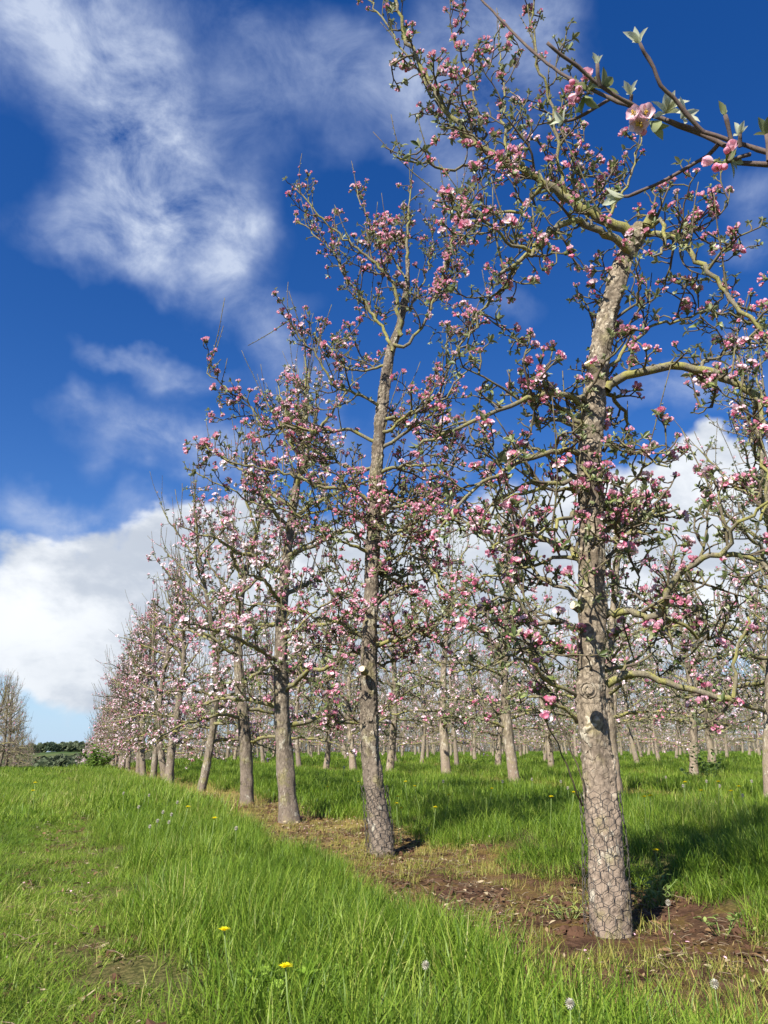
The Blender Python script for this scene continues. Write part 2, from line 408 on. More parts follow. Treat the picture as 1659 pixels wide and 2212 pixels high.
def flower_fine(rg, open_):
    ps = []; L = .0195 * rg.uniform(.9, 1.1); tip = rg.choice([MIDP, PALE]) if open_ > .5 else rg.choice([DEEP, MIDP]); base = WHT if open_ > .4 else PALE
    for i in range(5):
        ps.append(xf(petal_fine(rg, L, L * .88, (1 - open_) * .9 + .15, tip, base), rotm(i * 1.2566 + rg.uniform(-.1, .1), (1 - open_) * 1.0 + .15 + rg.uniform(-.12, .2))))
    for i in range(14):
        a = i * 2.4; e = rg.uniform(.0, .5); d = Vector((math.sin(e) * math.cos(a), math.sin(e) * math.sin(a), math.cos(e))); l = .009 * rg.uniform(.8, 1.15)
        ps.append(xf(ball(.0007, l, (.8, .78, .6), (.8, .75, .45), 4), frame(Vector((0, 0, 0)), d, 1, 0))); ps.append(xf(ball(.0014, .0026, (.80, .62, .12), (.75, .55, .10), 5), frame(d * l, d, 1, 0)))
    return join(ps)
def cluster_fine(rg, nf, nb, openr):
    ps = []
    for i in range(nf):
        el = rg.uniform(.25, 1.05) if nf > 1 else .2; a = i * 2.4 + rg.uniform(-.4, .4); d = Vector((math.cos(a) * math.sin(el), math.sin(a) * math.sin(el), math.cos(el)))
        ps.append(xf(flower_fine(rg, rg.uniform(*openr)), frame(d * .021, d, 1.0, rg.uniform(0, 6)))); ps.append(xf(ball(.0042, .008, (.24, .28, .1), (.3, .3, .14), 7), frame(d * .0165, d, 1, 0))); ps.append(xf(ball(.0018, .0235, (.2, .25, .08), (.24, .3, .1), 5), frame(Vector((0, 0, 0)), d, 1, 0)))
    for i in range(nb):
        el = rg.uniform(.5, 1.35); a = i * 2.1 + rg.uniform(0, 1); d = Vector((math.cos(a) * math.sin(el), math.sin(a) * math.sin(el), math.cos(el)))
        ps.append(xf(ball(.0068, .015, DEEP, MIDP, 9), frame(d * .022, d, 1.0, 0))); ps.append(xf(ball(.0036, .008, (.24, .28, .1), (.3, .3, .14), 7), frame(d * .0175, d, 1, 0))); ps.append(xf(ball(.0018, .0245, (.2, .25, .08), (.24, .3, .1), 5), frame(Vector((0, 0, 0)), d, 1, 0)))
    ps.append(xf(ball(.0055, .011, (.2, .25, .08), (.24, .3, .1), 7), Matrix.Translation((0, 0, -.0045))))
    return join(ps)
def ball(r, ln, col, col2, k=6):
    v, q, c = [], [], []
    rings = [(.0, .15), (.25, .8), (.55, 1.0), (.85, .6), (1.0, .08)]
    for h, w in rings:
        for j in range(k):
            a = j * 2 * math.pi / k; v.append((r * w * math.cos(a), r * w * math.sin(a), h * ln)); c.append([col[m] * (1 - h) + col2[m] * h for m in range(3)])
    for i in range(len(rings) - 1):
        for j in range(k): q.append((i * k + j, i * k + (j + 1) % k, (i + 1) * k + (j + 1) % k, (i + 1) * k + j))
    return np.array(v), np.array(q), np.zeros((0, 3), int), np.array(c)
def flower(rg, open_, seg=3, sc_=1.0):
    ps = []; tip = rg.choice([MIDP, MIDP, PALE, DEEP] if open_ < .6 else [PALE, WHT, WHT, PALE]); base = WHT if open_ > .5 else PALE
    L = .0185 * sc_ * rg.uniform(.9, 1.15)
    for i in range(5):
        p = petal(L, L * .92, (1 - open_) * .9 + .12, tip, base, seg)
        ps.append(xf(p, rotm(i * 1.2566 + rg.uniform(-.12, .12), (1 - open_) * .9 + rg.uniform(-.1, .15))))
    if seg == 3: ps.append(xf(ball(.004 * sc_, .006 * sc_, (.72, .62, .35), (.80, .72, .42), 5), Matrix.Identity(4)))
    return join(ps)
def cluster(rg, nf, nb, seg=3, sc_=1.0, openr=(.25, .95)):
    ps = []
    for i in range(nf):
        el = rg.uniform(.1, 1.0); a = i * 2.4 + rg.uniform(-.4, .4)
        d = Vector((math.cos(a) * math.sin(el), math.sin(a) * math.sin(el), math.cos(el)))
        ps.append(xf(flower(rg, rg.uniform(*openr), seg, sc_), frame(d * .024 * sc_ + Vector((0, 0, .004)), d, 1.0, rg.uniform(0, 6))))
        if seg == 3: ps.append(xf(ball(.0016 * sc_, .028 * sc_, (.18, .22, .07), (.2, .25, .09), 4), frame(Vector((0, 0, 0)), d, 1.0, 0)))
    if seg == 3: ps.append(xf(ball(.010 * sc_, .018 * sc_, (.16, .19, .06), (.2, .24, .08), 7), Matrix.Translation((0, 0, -.004))))
    for i in range(nb):
        el = rg.uniform(.3, 1.25); a = i * 2.1 + rg.uniform(0, 1)
        d = Vector((math.cos(a) * math.sin(el), math.sin(a) * math.sin(el), math.cos(el)))
        ps.append(xf(ball(.0062 * sc_, .014 * sc_, DEEP, MIDP, 6 if seg == 3 else 4), frame(d * .022 * sc_, d, 1.0, 0)))
        if seg == 3: ps.append(xf(ball(.0016 * sc_, .026 * sc_, (.18, .22, .07), (.2, .25, .09), 4), frame(Vector((0, 0, 0)), d, 1.0, 0)))
    return join(ps)
CLU = [cluster(rnd, 5, 3, openr=(.1, .5)), cluster(rnd, 6, 2, openr=(.2, .7)), cluster(rnd, 4, 4, openr=(.05, .45)), cluster(rnd, 2, 6, openr=(.05, .4)), cluster(rnd, 6, 2, openr=(.4, .8)), cluster(rnd, 1, 5, openr=(.1, .5)), cluster(rnd, 5, 3, openr=(.1, .5)), cluster(rnd, 3, 4, openr=(.05, .4))]
CLUFAR = [cluster(rnd, 4, 1, 2, 1.0, (.5, .9)), cluster(rnd, 5, 1, 2, 1.0, (.3, .9)), cluster(rnd, 3, 3, 2, 1.0, (.2, .7)), cluster(rnd, 4, 2, 2, 1.0, (.61, .9))]
def proto_mesh(pr, name, m):
    b = MB(); b.add(*pr[:3], col=pr[3]); return b.mesh(name, [m])

# ------------------------------------------------------------------ tree growing
def catmull(pts, step):
    """resample control points (Vector + radius as 4-vectors)"""
    a = [pts[0]] + pts + [pts[-1]]; out = []
    for i in range(1, len(a) - 2):
        p0, p1, p2, p3 = a[i - 1], a[i], a[i + 1], a[i + 2]
        n = max(1, int(math.ceil((Vector(p2[:3]) - Vector(p1[:3])).length / step)))
        for j in range(n):
            t = j / n
            out.append(tuple(.5 * ((2 * p1[k]) + (-p0[k] + p2[k]) * t + (2 * p0[k] - 5 * p1[k] + 4 * p2[k] - p3[k]) * t * t + (-p0[k] + 3 * p1[k] - 3 * p2[k] + p3[k]) * t ** 3) for k in range(4)))
    out.append(tuple(pts[-1])); return out
class Grow:
    def __init__(s, seed, **kw):
        s.rg = random.Random(seed)
        s.p = dict(sec_gap=.12, sec_len=(.18, .6), spur_gap=.075, spur_len=(.025, .11), whip=.10, whip_len=(.4, .9), flower=.5, gnarl=.34, up=.06, minr=.0024, ros=1.0, budtip=.35, along=(.1, .9), droop=0.0)
        s.p.update(kw); s.limbs = []; s.cur = None; s.ros = []; s.whips = []
    def rv(s): g = s.rg.gauss; return Vector((g(0, 1), g(0, 1), g(0, 1)))
    def wander(s, p, d, L, n, gn, up):
        pts = [p]; st = L / n; d = d.normalized()
        for _ in range(n):
            d = (d + s.rv() * gn + Vector((0, 0, up))).normalized(); p = p + d * st; pts.append(p)
        return pts, d
    def tube(s, pts, r0, r1):
        n = len(pts) - 1; s.cur.append((pts, [max(s.p['minr'], r0 + (r1 - r0) * i / n) * (1 + s.rg.uniform(-.08, .12)) for i in range(n + 1)]))
    def tip(s, p, d, fl=None, k=1.0):
        f = s.rg.random() < (s.p['flower'] if fl is None else fl) * min(1.6, max(.15, .9 + 2.6 * mnoise.noise(p * 3.1)))
        s.ros.append((p, (d + Vector((0, 0, .6)) + s.rv() * .25).normalized(), k * s.rg.choice((s.rg.uniform(.73, 1.0), s.rg.uniform(.85, 1.45))), f, s.rg.uniform(0, 6.3)))
    def spur(s, p, d, k=1.0, fl=None):
        L = s.rg.uniform(*s.p['spur_len']) * k
        pts, d2 = s.wander(p, d, L, 2 if L < .06 else 3, .42, .12)
        s.tube(pts, .0042, .0032); s.tip(pts[-1], d2, fl)
    def whip(s, p, d, L, r=.0055, fl=.12):
        n = max(4, int(L / .11)); pts, d2 = s.wander(p, d, L, n, .055, .045)
        s.tube(pts, r, .0022)
        m = int(L / .048)
        for i in range(m):
            u = (i + .6) / m * .9; f = u * n; j = min(n - 1, int(f)); q = pts[j].lerp(pts[j + 1], f - j)
            a = (s.rv() - d2 * .3).normalized(); k = .75 * (1.05 - .6 * u)
            s.ros.append((q, (a + d2 * .8).normalized(), k * s.rg.uniform(.7, 1.1), s.rg.random() < fl * (1 - u) * 2, s.rg.uniform(0, 6.3)))
    def secondary(s, p, d, L, r, lvl=0):
        p_ = s.p; n = max(3, int(L / .055)); pts, d2 = s.wander(p, d, L, n, p_['gnarl'], p_['up'] - p_['droop'] * s.rg.random())
        s.tube(pts, r, max(p_['minr'], .0034))
        s.tip(pts[-1], d2)
        acc = p_['spur_gap'] * s.rg.uniform(.4, 1)
        for i in range(n):
            seg = (pts[i + 1] - pts[i]); ln = seg.length
            while acc < ln:
                q = pts[i].lerp(pts[i + 1], acc / ln); t = seg.normalized()
                a = s.rv(); a = (a - t * a.dot(t)).normalized(); dd = (a + t * .45 + Vector((0, 0, .3))).normalized()
                if lvl == 0 and s.rg.random() < .2 and L > .28: s.secondary(q, dd, L * s.rg.uniform(.3, .55), r * .7, 1)
                else: s.spur(q, dd)
                acc += p_['spur_gap'] * s.rg.uniform(.6, 1.5)
            acc -= ln
    def limb(s, ctrl, dress=(.12, 1.0), gn=.010, step=.06, dens=1.0, tipwhip=False, new=True, sec_scale=1.0):
        """ctrl: list of (x,y,z,r). Becomes a limb with its branchlets and spurs."""
        if new or s.cur is None: s.cur = []; s.limbs.append(s.cur)
        c = catmull(ctrl, step); n = len(c); s_ = s.rg
        c = [(a[0] + s_.gauss(0, gn) * (i > 0), a[1] + s_.gauss(0, gn) * (i > 0), a[2] + s_.gauss(0, gn) * (i > 0), a[3]) for i, a in enumerate(c)]
        pts = [Vector(a[:3]) for a in c]; rad = [max(.003, a[3]) for a in c]
        s.cur.append((pts, rad))
        Ltot = sum((pts[i + 1] - pts[i]).length for i in range(n - 1)); run = 0; acc = dress[0] * Ltot
        for i in range(n - 1):
            seg = pts[i + 1] - pts[i]; ln = seg.length
            while acc < run + ln and acc < dress[1] * Ltot:
                u = acc / Ltot; q = pts[i].lerp(pts[i + 1], (acc - run) / ln); t = seg.normalized(); r = rad[i]
                a = s.rv(); a = (a - t * a.dot(t)).normalized(); a.z += s_.uniform(-.05, .65)
                x = s_.random()
                if x < s.p['whip'] * (.4 + u): s.whip(q, (Vector((0, 0, 1)) + s.rv() * .22 + t * .35).normalized(), s_.uniform(*s.p['whip_len']) * (1.1 - .4 * u), min(.006, r * .6))
                elif x < .62: s.secondary(q, a + t * s_.uniform(*s.p['along']), s_.uniform(*s.p['sec_len']) * (1.15 - .65 * u) * sec_scale, min(.0085, r * .62))
                else: s.spur(q, a + t * .2, 1.2)
                acc += s.p['sec_gap'] * s_.uniform(.5, 1.5) / dens
            run += ln
        d = (pts[-1] - pts[-2]).normalized()
        if tipwhip: s.whip(pts[-1], d, s_.uniform(.35, .7), rad[-1] * .9)
        else: s.tip(pts[-1], d)

def auto_limbs(g, dense, b, n, z0, z1, Lr, seed, azf=None):
    rg = random.Random(seed); A = dense
    for i in range(n):
        z = z0 + (z1 - z0) * (i + rg.random()) / n; j = min(range(len(A)), key=lambda q: abs(A[q][2] - z)); c = A[j]
        a = azf(rg) if azf else i * 2.4 + rg.uniform(-.5, .5); L = rg.uniform(*Lr); el = rg.uniform(-.1, .7); d = Vector((math.cos(a), math.sin(a), 0)); p = Vector(c[:3]); out = []
        cv = rg.uniform(-.7, .5)
        for q in range(6):
            t = q / 5
            if q: p = p + (d * math.cos(el + cv * t) + Vector((rg.gauss(0, .15), rg.gauss(0, .15), math.sin(el + cv * t)))) * (L / 5)
            out.append((p.x, p.y, p.z, min(c[3] * .5, .014) * (1 - t) + .0045))
        g.limb(out, dress=(.08, 1), dens=1.0)
def trunk_mesh(ctrl, sides, rings, rough, seed, flare=0.0, top_cut=True):
    """trunk as one bark-plated mesh, ctrl (x,y,z,r)"""
    L = sum((Vector(ctrl[i + 1][:3]) - Vector(ctrl[i][:3])).length for i in range(len(ctrl) - 1))
    c = catmull(ctrl, L / rings); n = len(c)
    A = np.array(c); Pn = A[:, :3]; tg = np.gradient(Pn, axis=0); tg /= np.linalg.norm(tg, axis=1, keepdims=True)
    a = np.cross(tg, (0, 1, 0)); a /= np.linalg.norm(a, axis=1, keepdims=True); b = np.cross(tg, a)
    ang = np.arange(sides) * 2 * math.pi / sides
    V = np.zeros((n, sides, 3)); COL = np.ones((n, sides)) * .5; z0 = Pn[0, 2]; off = Vector((seed * 3.1, seed * 1.7, 0)); mn = mnoise
    for i in range(n):
        h = Pn[i, 2] - z0; r = A[i, 3]
        for j in range(sides):
            ca, sa = math.cos(ang[j]), math.sin(ang[j])
            q = Vector((ca * r, sa * r, h)) + off
            lobes = 1 + .07 * mn.noise(Vector((ca * 1.3 + seed, sa * 1.3, h * 1.4))) + .05 * mn.noise(Vector((ca * 2.2, sa * 2.2 + seed, h * 5)))
            if flare: lobes += flare * math.exp(-h / .16) * (.7 + .5 * math.cos(ang[j] * 4 + seed) + .3 * mn.noise(q * 9))
            plate = 0; tone = .5
            if rough > 0:
                qq = q + .030 * mn.noise_vector(q * 16) + .012 * mn.noise_vector(q * 48)
                dist, pt = mn.voronoi(Vector((qq.x * 36, qq.y * 36, qq.z * 22)))
                c0 = pt[0]; w = Vector((qq.x * 36, qq.y * 36, qq.z * 22)) - c0; cr = mn.cell(c0 * 3.3); ax = cr * 9.0
                tilt = w.x * math.cos(ax) + w.y * math.sin(ax) + w.z * math.sin(ax * 1.7)
                edge = min(1, max(0, (dist[1] - dist[0]) * 3.0))
                flake = max(0, cr * .7 + tilt * .9) * edge
                big = mn.noise(q * 5 + Vector((5, 0, 0)))
                low = min(1, .35 + max(0, h - .25) * .9)
                plate = rough * (.0070 * low * flake * (.55 + .6 * (big > -.15)) + .004 * mn.noise(q * 45) + .010 * mn.noise(q * 7))
                kn = mn.noise(Vector((ca * 1.2, sa * 1.2 + seed * 2, h * 2.6)))
                plate += rough * .035 * max(0, kn - .22)
                tone = .5 * (1 - low) + low * min(1, max(0, .10 + .78 * flake * edge + .30 * edge * (.4 + big) + .15 * mn.noise(q * 60)))
            COL[i, j] = tone
            rr = r * lobes + plate - .004 * rough
            V[i, j] = Pn[i] + rr * (ca * a[i] + sa * b[i])
    i, j = np.meshgrid(np.arange(n - 1), np.arange(sides), indexing='ij'); j2 = (j + 1) % sides
    q = np.stack([i * sides + j, i * sides + j2, (i + 1) * sides + j2, (i + 1) * sides + j], -1).reshape(-1, 4)
    mb = MB(); mb.add(V.reshape(-1, 3), q, col=np.repeat(COL.reshape(-1, 1), 3, 1))
    ctr = Pn[-1] + tg[-1] * A[-1, 3] * .15
    mb.add(np.vstack([V[-1], ctr]), None, [(jj, (jj + 1) % sides, sides) for jj in range(sides)], mat=1 if top_cut else 0)
    return mb, c
def side_count_near(r): return 12 if r > .02 else 8 if r > .009 else 6 if r > .004 else 5
def side_count_mid(r): return 8 if r > .02 else 6 if r > .009 else 4 if r > .0045 else 3
def side_count_far(r): return 6 if r > .02 else 4 if r > .008 else 3

def foliage(g, root, near, ros_sets, clu_sets, leaf_mat, singles=0, only=None, leaf_k=1.0, clu_k=1.0):
    """leaves, blossom (the biggest in view as single clusters) from the rosettes of a Grow"""
    A, B = ros_sets
    lv = MB(); fl = []; by = {}
    for p, d, k, f, roll in g.ros:
        small = k < .72
        key = (small, g.rg.randrange(len(B if small else A)))
        by.setdefault(key, []).append(frame(p, d, k * leaf_k * g.p['ros'], roll))
        if f: fl.append((p, d, k * clu_k, roll))
    for (small, i), ms in by.items(): place(lv, (B if small else A)[i], ms)
    lo = lv.build('leaves', [leaf_mat], root); lo['kind'] = 'stuff'
    if not fl: return lo
    vis = []
    for e in fl:
        w = root.matrix_basis @ e[0] if root is not None else e[0]
        x, y, dep = proj(w); vis.append((0 if (-10 < x < W0 + 10 and -10 < y < H0) else 50) + dep / e[2])
    order = sorted(range(len(fl)), key=lambda i: vis[i])
    rest = MB(); rby = {}
    for rank, i in enumerate(order):
        p, d, k, roll = fl[i]; M = frame(p, d, k, roll); c = g.rg.randrange(len(clu_sets[0]))
        if rank < singles:
            o = bpy.data.objects.new('blossom_cluster', clu_sets[1][c]); C.objects.link(o); o.parent = root; o.matrix_local = Matrix(M)
        else: rby.setdefault(c, []).append(M)
    for c, ms in rby.items(): place(rest, clu_sets[0][c], ms)
    if rest.n: rest.build('blossom', [M_PETAL], root)['kind'] = 'stuff'
CLU_ME = [proto_mesh(c, 'blossom_cluster', M_PETAL) for c in CLU]
CLUFAR_ME = [proto_mesh(c, 'blossom_cluster', M_PETAL) for c in CLUFAR]

def rel(ctrl, o): return [(a[0] - o.x, a[1] - o.y, a[2] - o.z, a[3]) for a in ctrl]
def pxlimb(pts, Y, dy0, dy1, r0, r1):
    """control points given where the photo shows the limb; depth runs from Y+dy0 to Y+dy1"""
    n = len(pts); out = []
    for i, (x, y) in enumerate(pts):
        u = i / (n - 1); p = P(x, y, Y + dy0 + (dy1 - dy0) * u); out.append((p.x, p.y, p.z, r0 + (r1 - r0) * u ** .8))
    return out
def pruned(root, p, d, r, L, lm=None):
    mb = MB(); d = d.normalized(); pts = [p + d * L * u for u in (-.3, .3, .7, 1)]
    add_tubes(mb, [(pts, [r * 1.25, r * 1.08, r, r])], lambda _: 12, col=(.4, .4, .4))
    if lm is not None:
        a = d.orthogonal().normalized(); b_ = d.cross(a)
        for rr, hh in ((1.25, .55), (.6, .95)):
            ring = [p + d * L * hh + (a * math.cos(t) + b_ * math.sin(t)) * r * rr for t in np.arange(15) * math.pi / 7]
            add_tubes(mb, [(ring, [r * .22] * 15)], lambda _: 6, col=(.2, .2, .2))
        return mb.build('branch_knot', [lm], root)
    # pale sawn face
    a = d.orthogonal().normalized(); b = d.cross(a); e = p + d * (L + .0012)
    ring = [tuple(e + (a * math.cos(t) + b * math.sin(t)) * r * .92) for t in np.arange(12) * math.pi / 6]
    mb.add(ring + [tuple(e + d * .001)], None, [(i, (i + 1) % 12, 12) for i in range(12)], mat=1)
    return mb.build('pruned_stub', [lm or M_LIMB, M_CUT], root)

NEAR_GROUP = 'blossoming apple trees of the near row'
# ------------------------------------------------------------------ ground sheet
def row_mask(k, pos, jitter=.35):
    s = k.vm('DOT_PRODUCT', k.vm('SUBTRACT', pos, tuple(T1P)), tuple(N1), out=1)
    n = k.noise(pos, 1.6, 4, .6)
    sj = k.m('ADD', s, k.m('MULTIPLY', k.m('SUBTRACT', n, .5), jitter * 2))
    return s, sj
def build_ground():
    m, k = mat('orchard_ground')
    pos = k.n('ShaderNodeNewGeometry').outputs['Position']
    s, sj = row_mask(k, pos)
    right = k.m('GREATER_THAN', s, -2.0)
    # distance to the nearest planted row
    md = k.m('ABSOLUTE', k.m('SUBTRACT', k.m('FLOORED_MODULO', k.m('ADD', sj, ROWGAP / 2), ROWGAP), ROWGAP / 2))
    strip = k.mr(md, .98, .68)
    n1 = k.noise(pos, 3.2, 6, .62, .5); n2 = k.noise(pos, 11, 6, .65); n3 = k.noise(pos, 55, 5, .6)
    soil = k.ramp(k.m('ADD', k.m('MULTIPLY', n2, .6), k.m('MULTIPLY', n3, .4)), [(.36, (.022, .012, .007)), (.5, (.07, .036, .021)), (.64, (.14, .078, .047))])
    moss = k.ramp(n3, [(.3, (.045, .026, .009)), (.55, (.11, .068, .02)), (.75, (.21, .16, .04))])
    straw = k.ramp(n3, [(.3, (.16, .10, .035)), (.6, (.32, .23, .08)), (.8, (.42, .33, .14))])
    c = k.mix(k.mr(n1, .48, .62), soil, moss)
    y = k.n('ShaderNodeSeparateXYZ', {0: pos}).outputs[1]
    far = k.mr(y, 4.0, 8.0)
    c = k.mix(k.m('MULTIPLY', k.mr(k.noise(k.vm('ADD', pos, (4, 9, 0)), 2.0, 5, .6), .42, .58), k.m('ADD', .05, k.m('MULTIPLY', far, .75))), c, straw)
    turf = k.ramp(n3, [(.3, (.03, .032, .010)), (.5, (.075, .075, .022)), (.72, (.17, .14, .055))])
    trk = k.mr(k.m('ABSOLUTE', k.m('ADD', sj, 2.2)), .30, .1)
    turf = k.mix(k.m('MULTIPLY', trk, k.mr(n1, .46, .62)), turf, soil)
    r = k.vm('LENGTH', pos, out=1)
    turf = k.mix(k.mr(r, 30, 70), turf, k.ramp(n1, [(.3, (.055, .11, .02)), (.7, (.10, .17, .035))]))
    c = k.mix(k.m('MULTIPLY', strip, k.mr(r, 60, 45)), turf, c)
    h = k.m('ADD', k.m('MULTIPLY', n2, 1.0), k.m('MULTIPLY', n3, .5))
    bp = k.n('ShaderNodeBump', {'Height': h, 'Strength': .9, 'Distance': .03})
    p = k.n('ShaderNodeBsdfPrincipled', {'Base Color': c, 'Roughness': .95, 'Specular IOR Level': .1, 'Normal': bp.outputs[0]})
    finish(k, p.outputs[0])
    nr, na = 190, 320
    rr = np.concatenate([[0.0], .35 * (3000 / .35) ** (np.arange(nr) / (nr - 1))])
    # finer in the direction the photo looks
    u = np.linspace(-1, 1, na, endpoint=False); aa = math.pi * (.35 * u + .65 * u ** 3)
    X = np.outer(rr, np.sin(aa)); Y = np.outer(rr, np.cos(aa)); Z = ground(X, Y)
    V = np.stack([X, Y, Z], -1).reshape(-1, 3)
    i, j = np.meshgrid(np.arange(1, nr), np.arange(na), indexing='ij'); j2 = (j + 1) % na
    q = np.stack([i * na + j, (i + 1) * na + j, (i + 1) * na + j2, i * na + j2], -1).reshape(-1, 4)
    mb = MB(); mb.add(V, q, [(0, na + j, na + (j + 1) % na) for j in range(na)])
    o = mb.build('ground', [m]); o['kind'] = 'structure'
    return o
build_ground()

# ------------------------------------------------------------------ nearest tree
def ctrl_px(lst, Y, dyl=0.0):
    """trunk control: (px, py, width px)"""
    out = []; n = len(lst)
    for i, (x, y, w) in enumerate(lst):
        p = P(x, y, Y + dyl * i / (n - 1)); d = p.y * cp + (p.z - CAM_H) * sp_
        out.append((p.x, p.y, p.z, w / 2 * d / F))
    return out
def root_drop(c, z):
    """carry the trunk a little into the ground"""
    a = list(c[0]); return [(a[0], a[1], z - .06, a[3] * 1.06)] + c
def wire_guard(c, z0, z1, label, hexw=.05, gap=.016, wire=.0012, seed=1):
    """hexagonal netting wrapped round a trunk, c = dense centre line"""
    A = np.array(c); mb = MB(); tubes = []
    rg = random.Random(seed)
    def at(ang, z):
        i = int(np.searchsorted(A[:, 2], z)); i = min(max(1, i), len(A) - 1); t = (z - A[i - 1, 2]) / (A[i, 2] - A[i - 1, 2] + 1e-9)
        q = A[i - 1] * (1 - t) + A[i] * t
        g = gap + .013 * mnoise.noise(Vector((math.cos(ang) * 1.5, math.sin(ang) * 1.5, z * 4))) + .003
        rr = q[3] * 1.03 + g
        return Vector((q[0] + rr * math.cos(ang), q[1] + rr * math.sin(ang), z))
    rad = float(np.mean(A[(A[:, 2] >= z0) & (A[:, 2] <= z1), 3])) + gap
    nc = max(6, int(round(2 * math.pi * rad / hexw))); da = 2 * math.pi / nc; a_ = hexw / 1.732; row = 1.5 * a_
    nrow = int((z1 - z0) / row)
    def jit(i, r): 
        return .011 * mnoise.noise(Vector((i * .9, r * .9, 3.3)))
    def vert(i, r, lo):
        ang = (i + .5 * (r % 2)) * da; z = z0 + r * row + (0 if lo else a_ * .5)
        return at(ang + jit(i % nc, r) * 8, z + jit(r, i % nc) )
    for r in range(nrow):
        for i in range(nc):
            # zigzag row r: low vertices at i, high vertices at i + .5
            lo_ = at((i + .5 * (r % 2)) * da + jit(i, r) * 4, z0 + r * row + jit(r + 50, i))
            h1 = at((i + .5 + .5 * (r % 2)) * da + jit(i, r + 20) * 4, z0 + r * row + a_ * .5 + jit(r + 70, i))
            i2 = (i + 1) % nc
            lo2 = at((i + 1 + .5 * (r % 2)) * da + jit(i2, r) * 4, z0 + r * row + jit(r + 50, i2))
            tubes += [([lo_, (lo_ + h1) / 2, h1], [wire] * 3), ([h1, (h1 + lo2) / 2, lo2], [wire] * 3)]
            if r + 1 < nrow:
                ii = i if (r % 2 == 0) else (i + 1) % nc
                up = at((ii + .5 * ((r + 1) % 2)) * da + jit(ii, r + 1) * 4, z0 + (r + 1) * row + jit(r + 51, ii))
                tubes.append(([h1, (h1 + up) / 2, up], [wire * 1.7] * 3))
    add_tubes(mb, tubes, lambda _: 4)
    o = mb.build('tree_guard', [M_WIRE])
    return tag(o, label, 'tree guard', 'wire netting guards around trunks')

def branches_out(g, root, sides, mats, name='limb'):
    for lb in g.limbs:
        mb = MB()
        thick = [t for t in lb if t[1][0] > .0095]; thin_ = [t for t in lb if t[1][0] <= .0095]
        if thick: add_tubes(mb, thick, sides, mat=0)
        if thin_: add_tubes(mb, thin_, sides, mat=1)
        mb.build(name, mats, root)

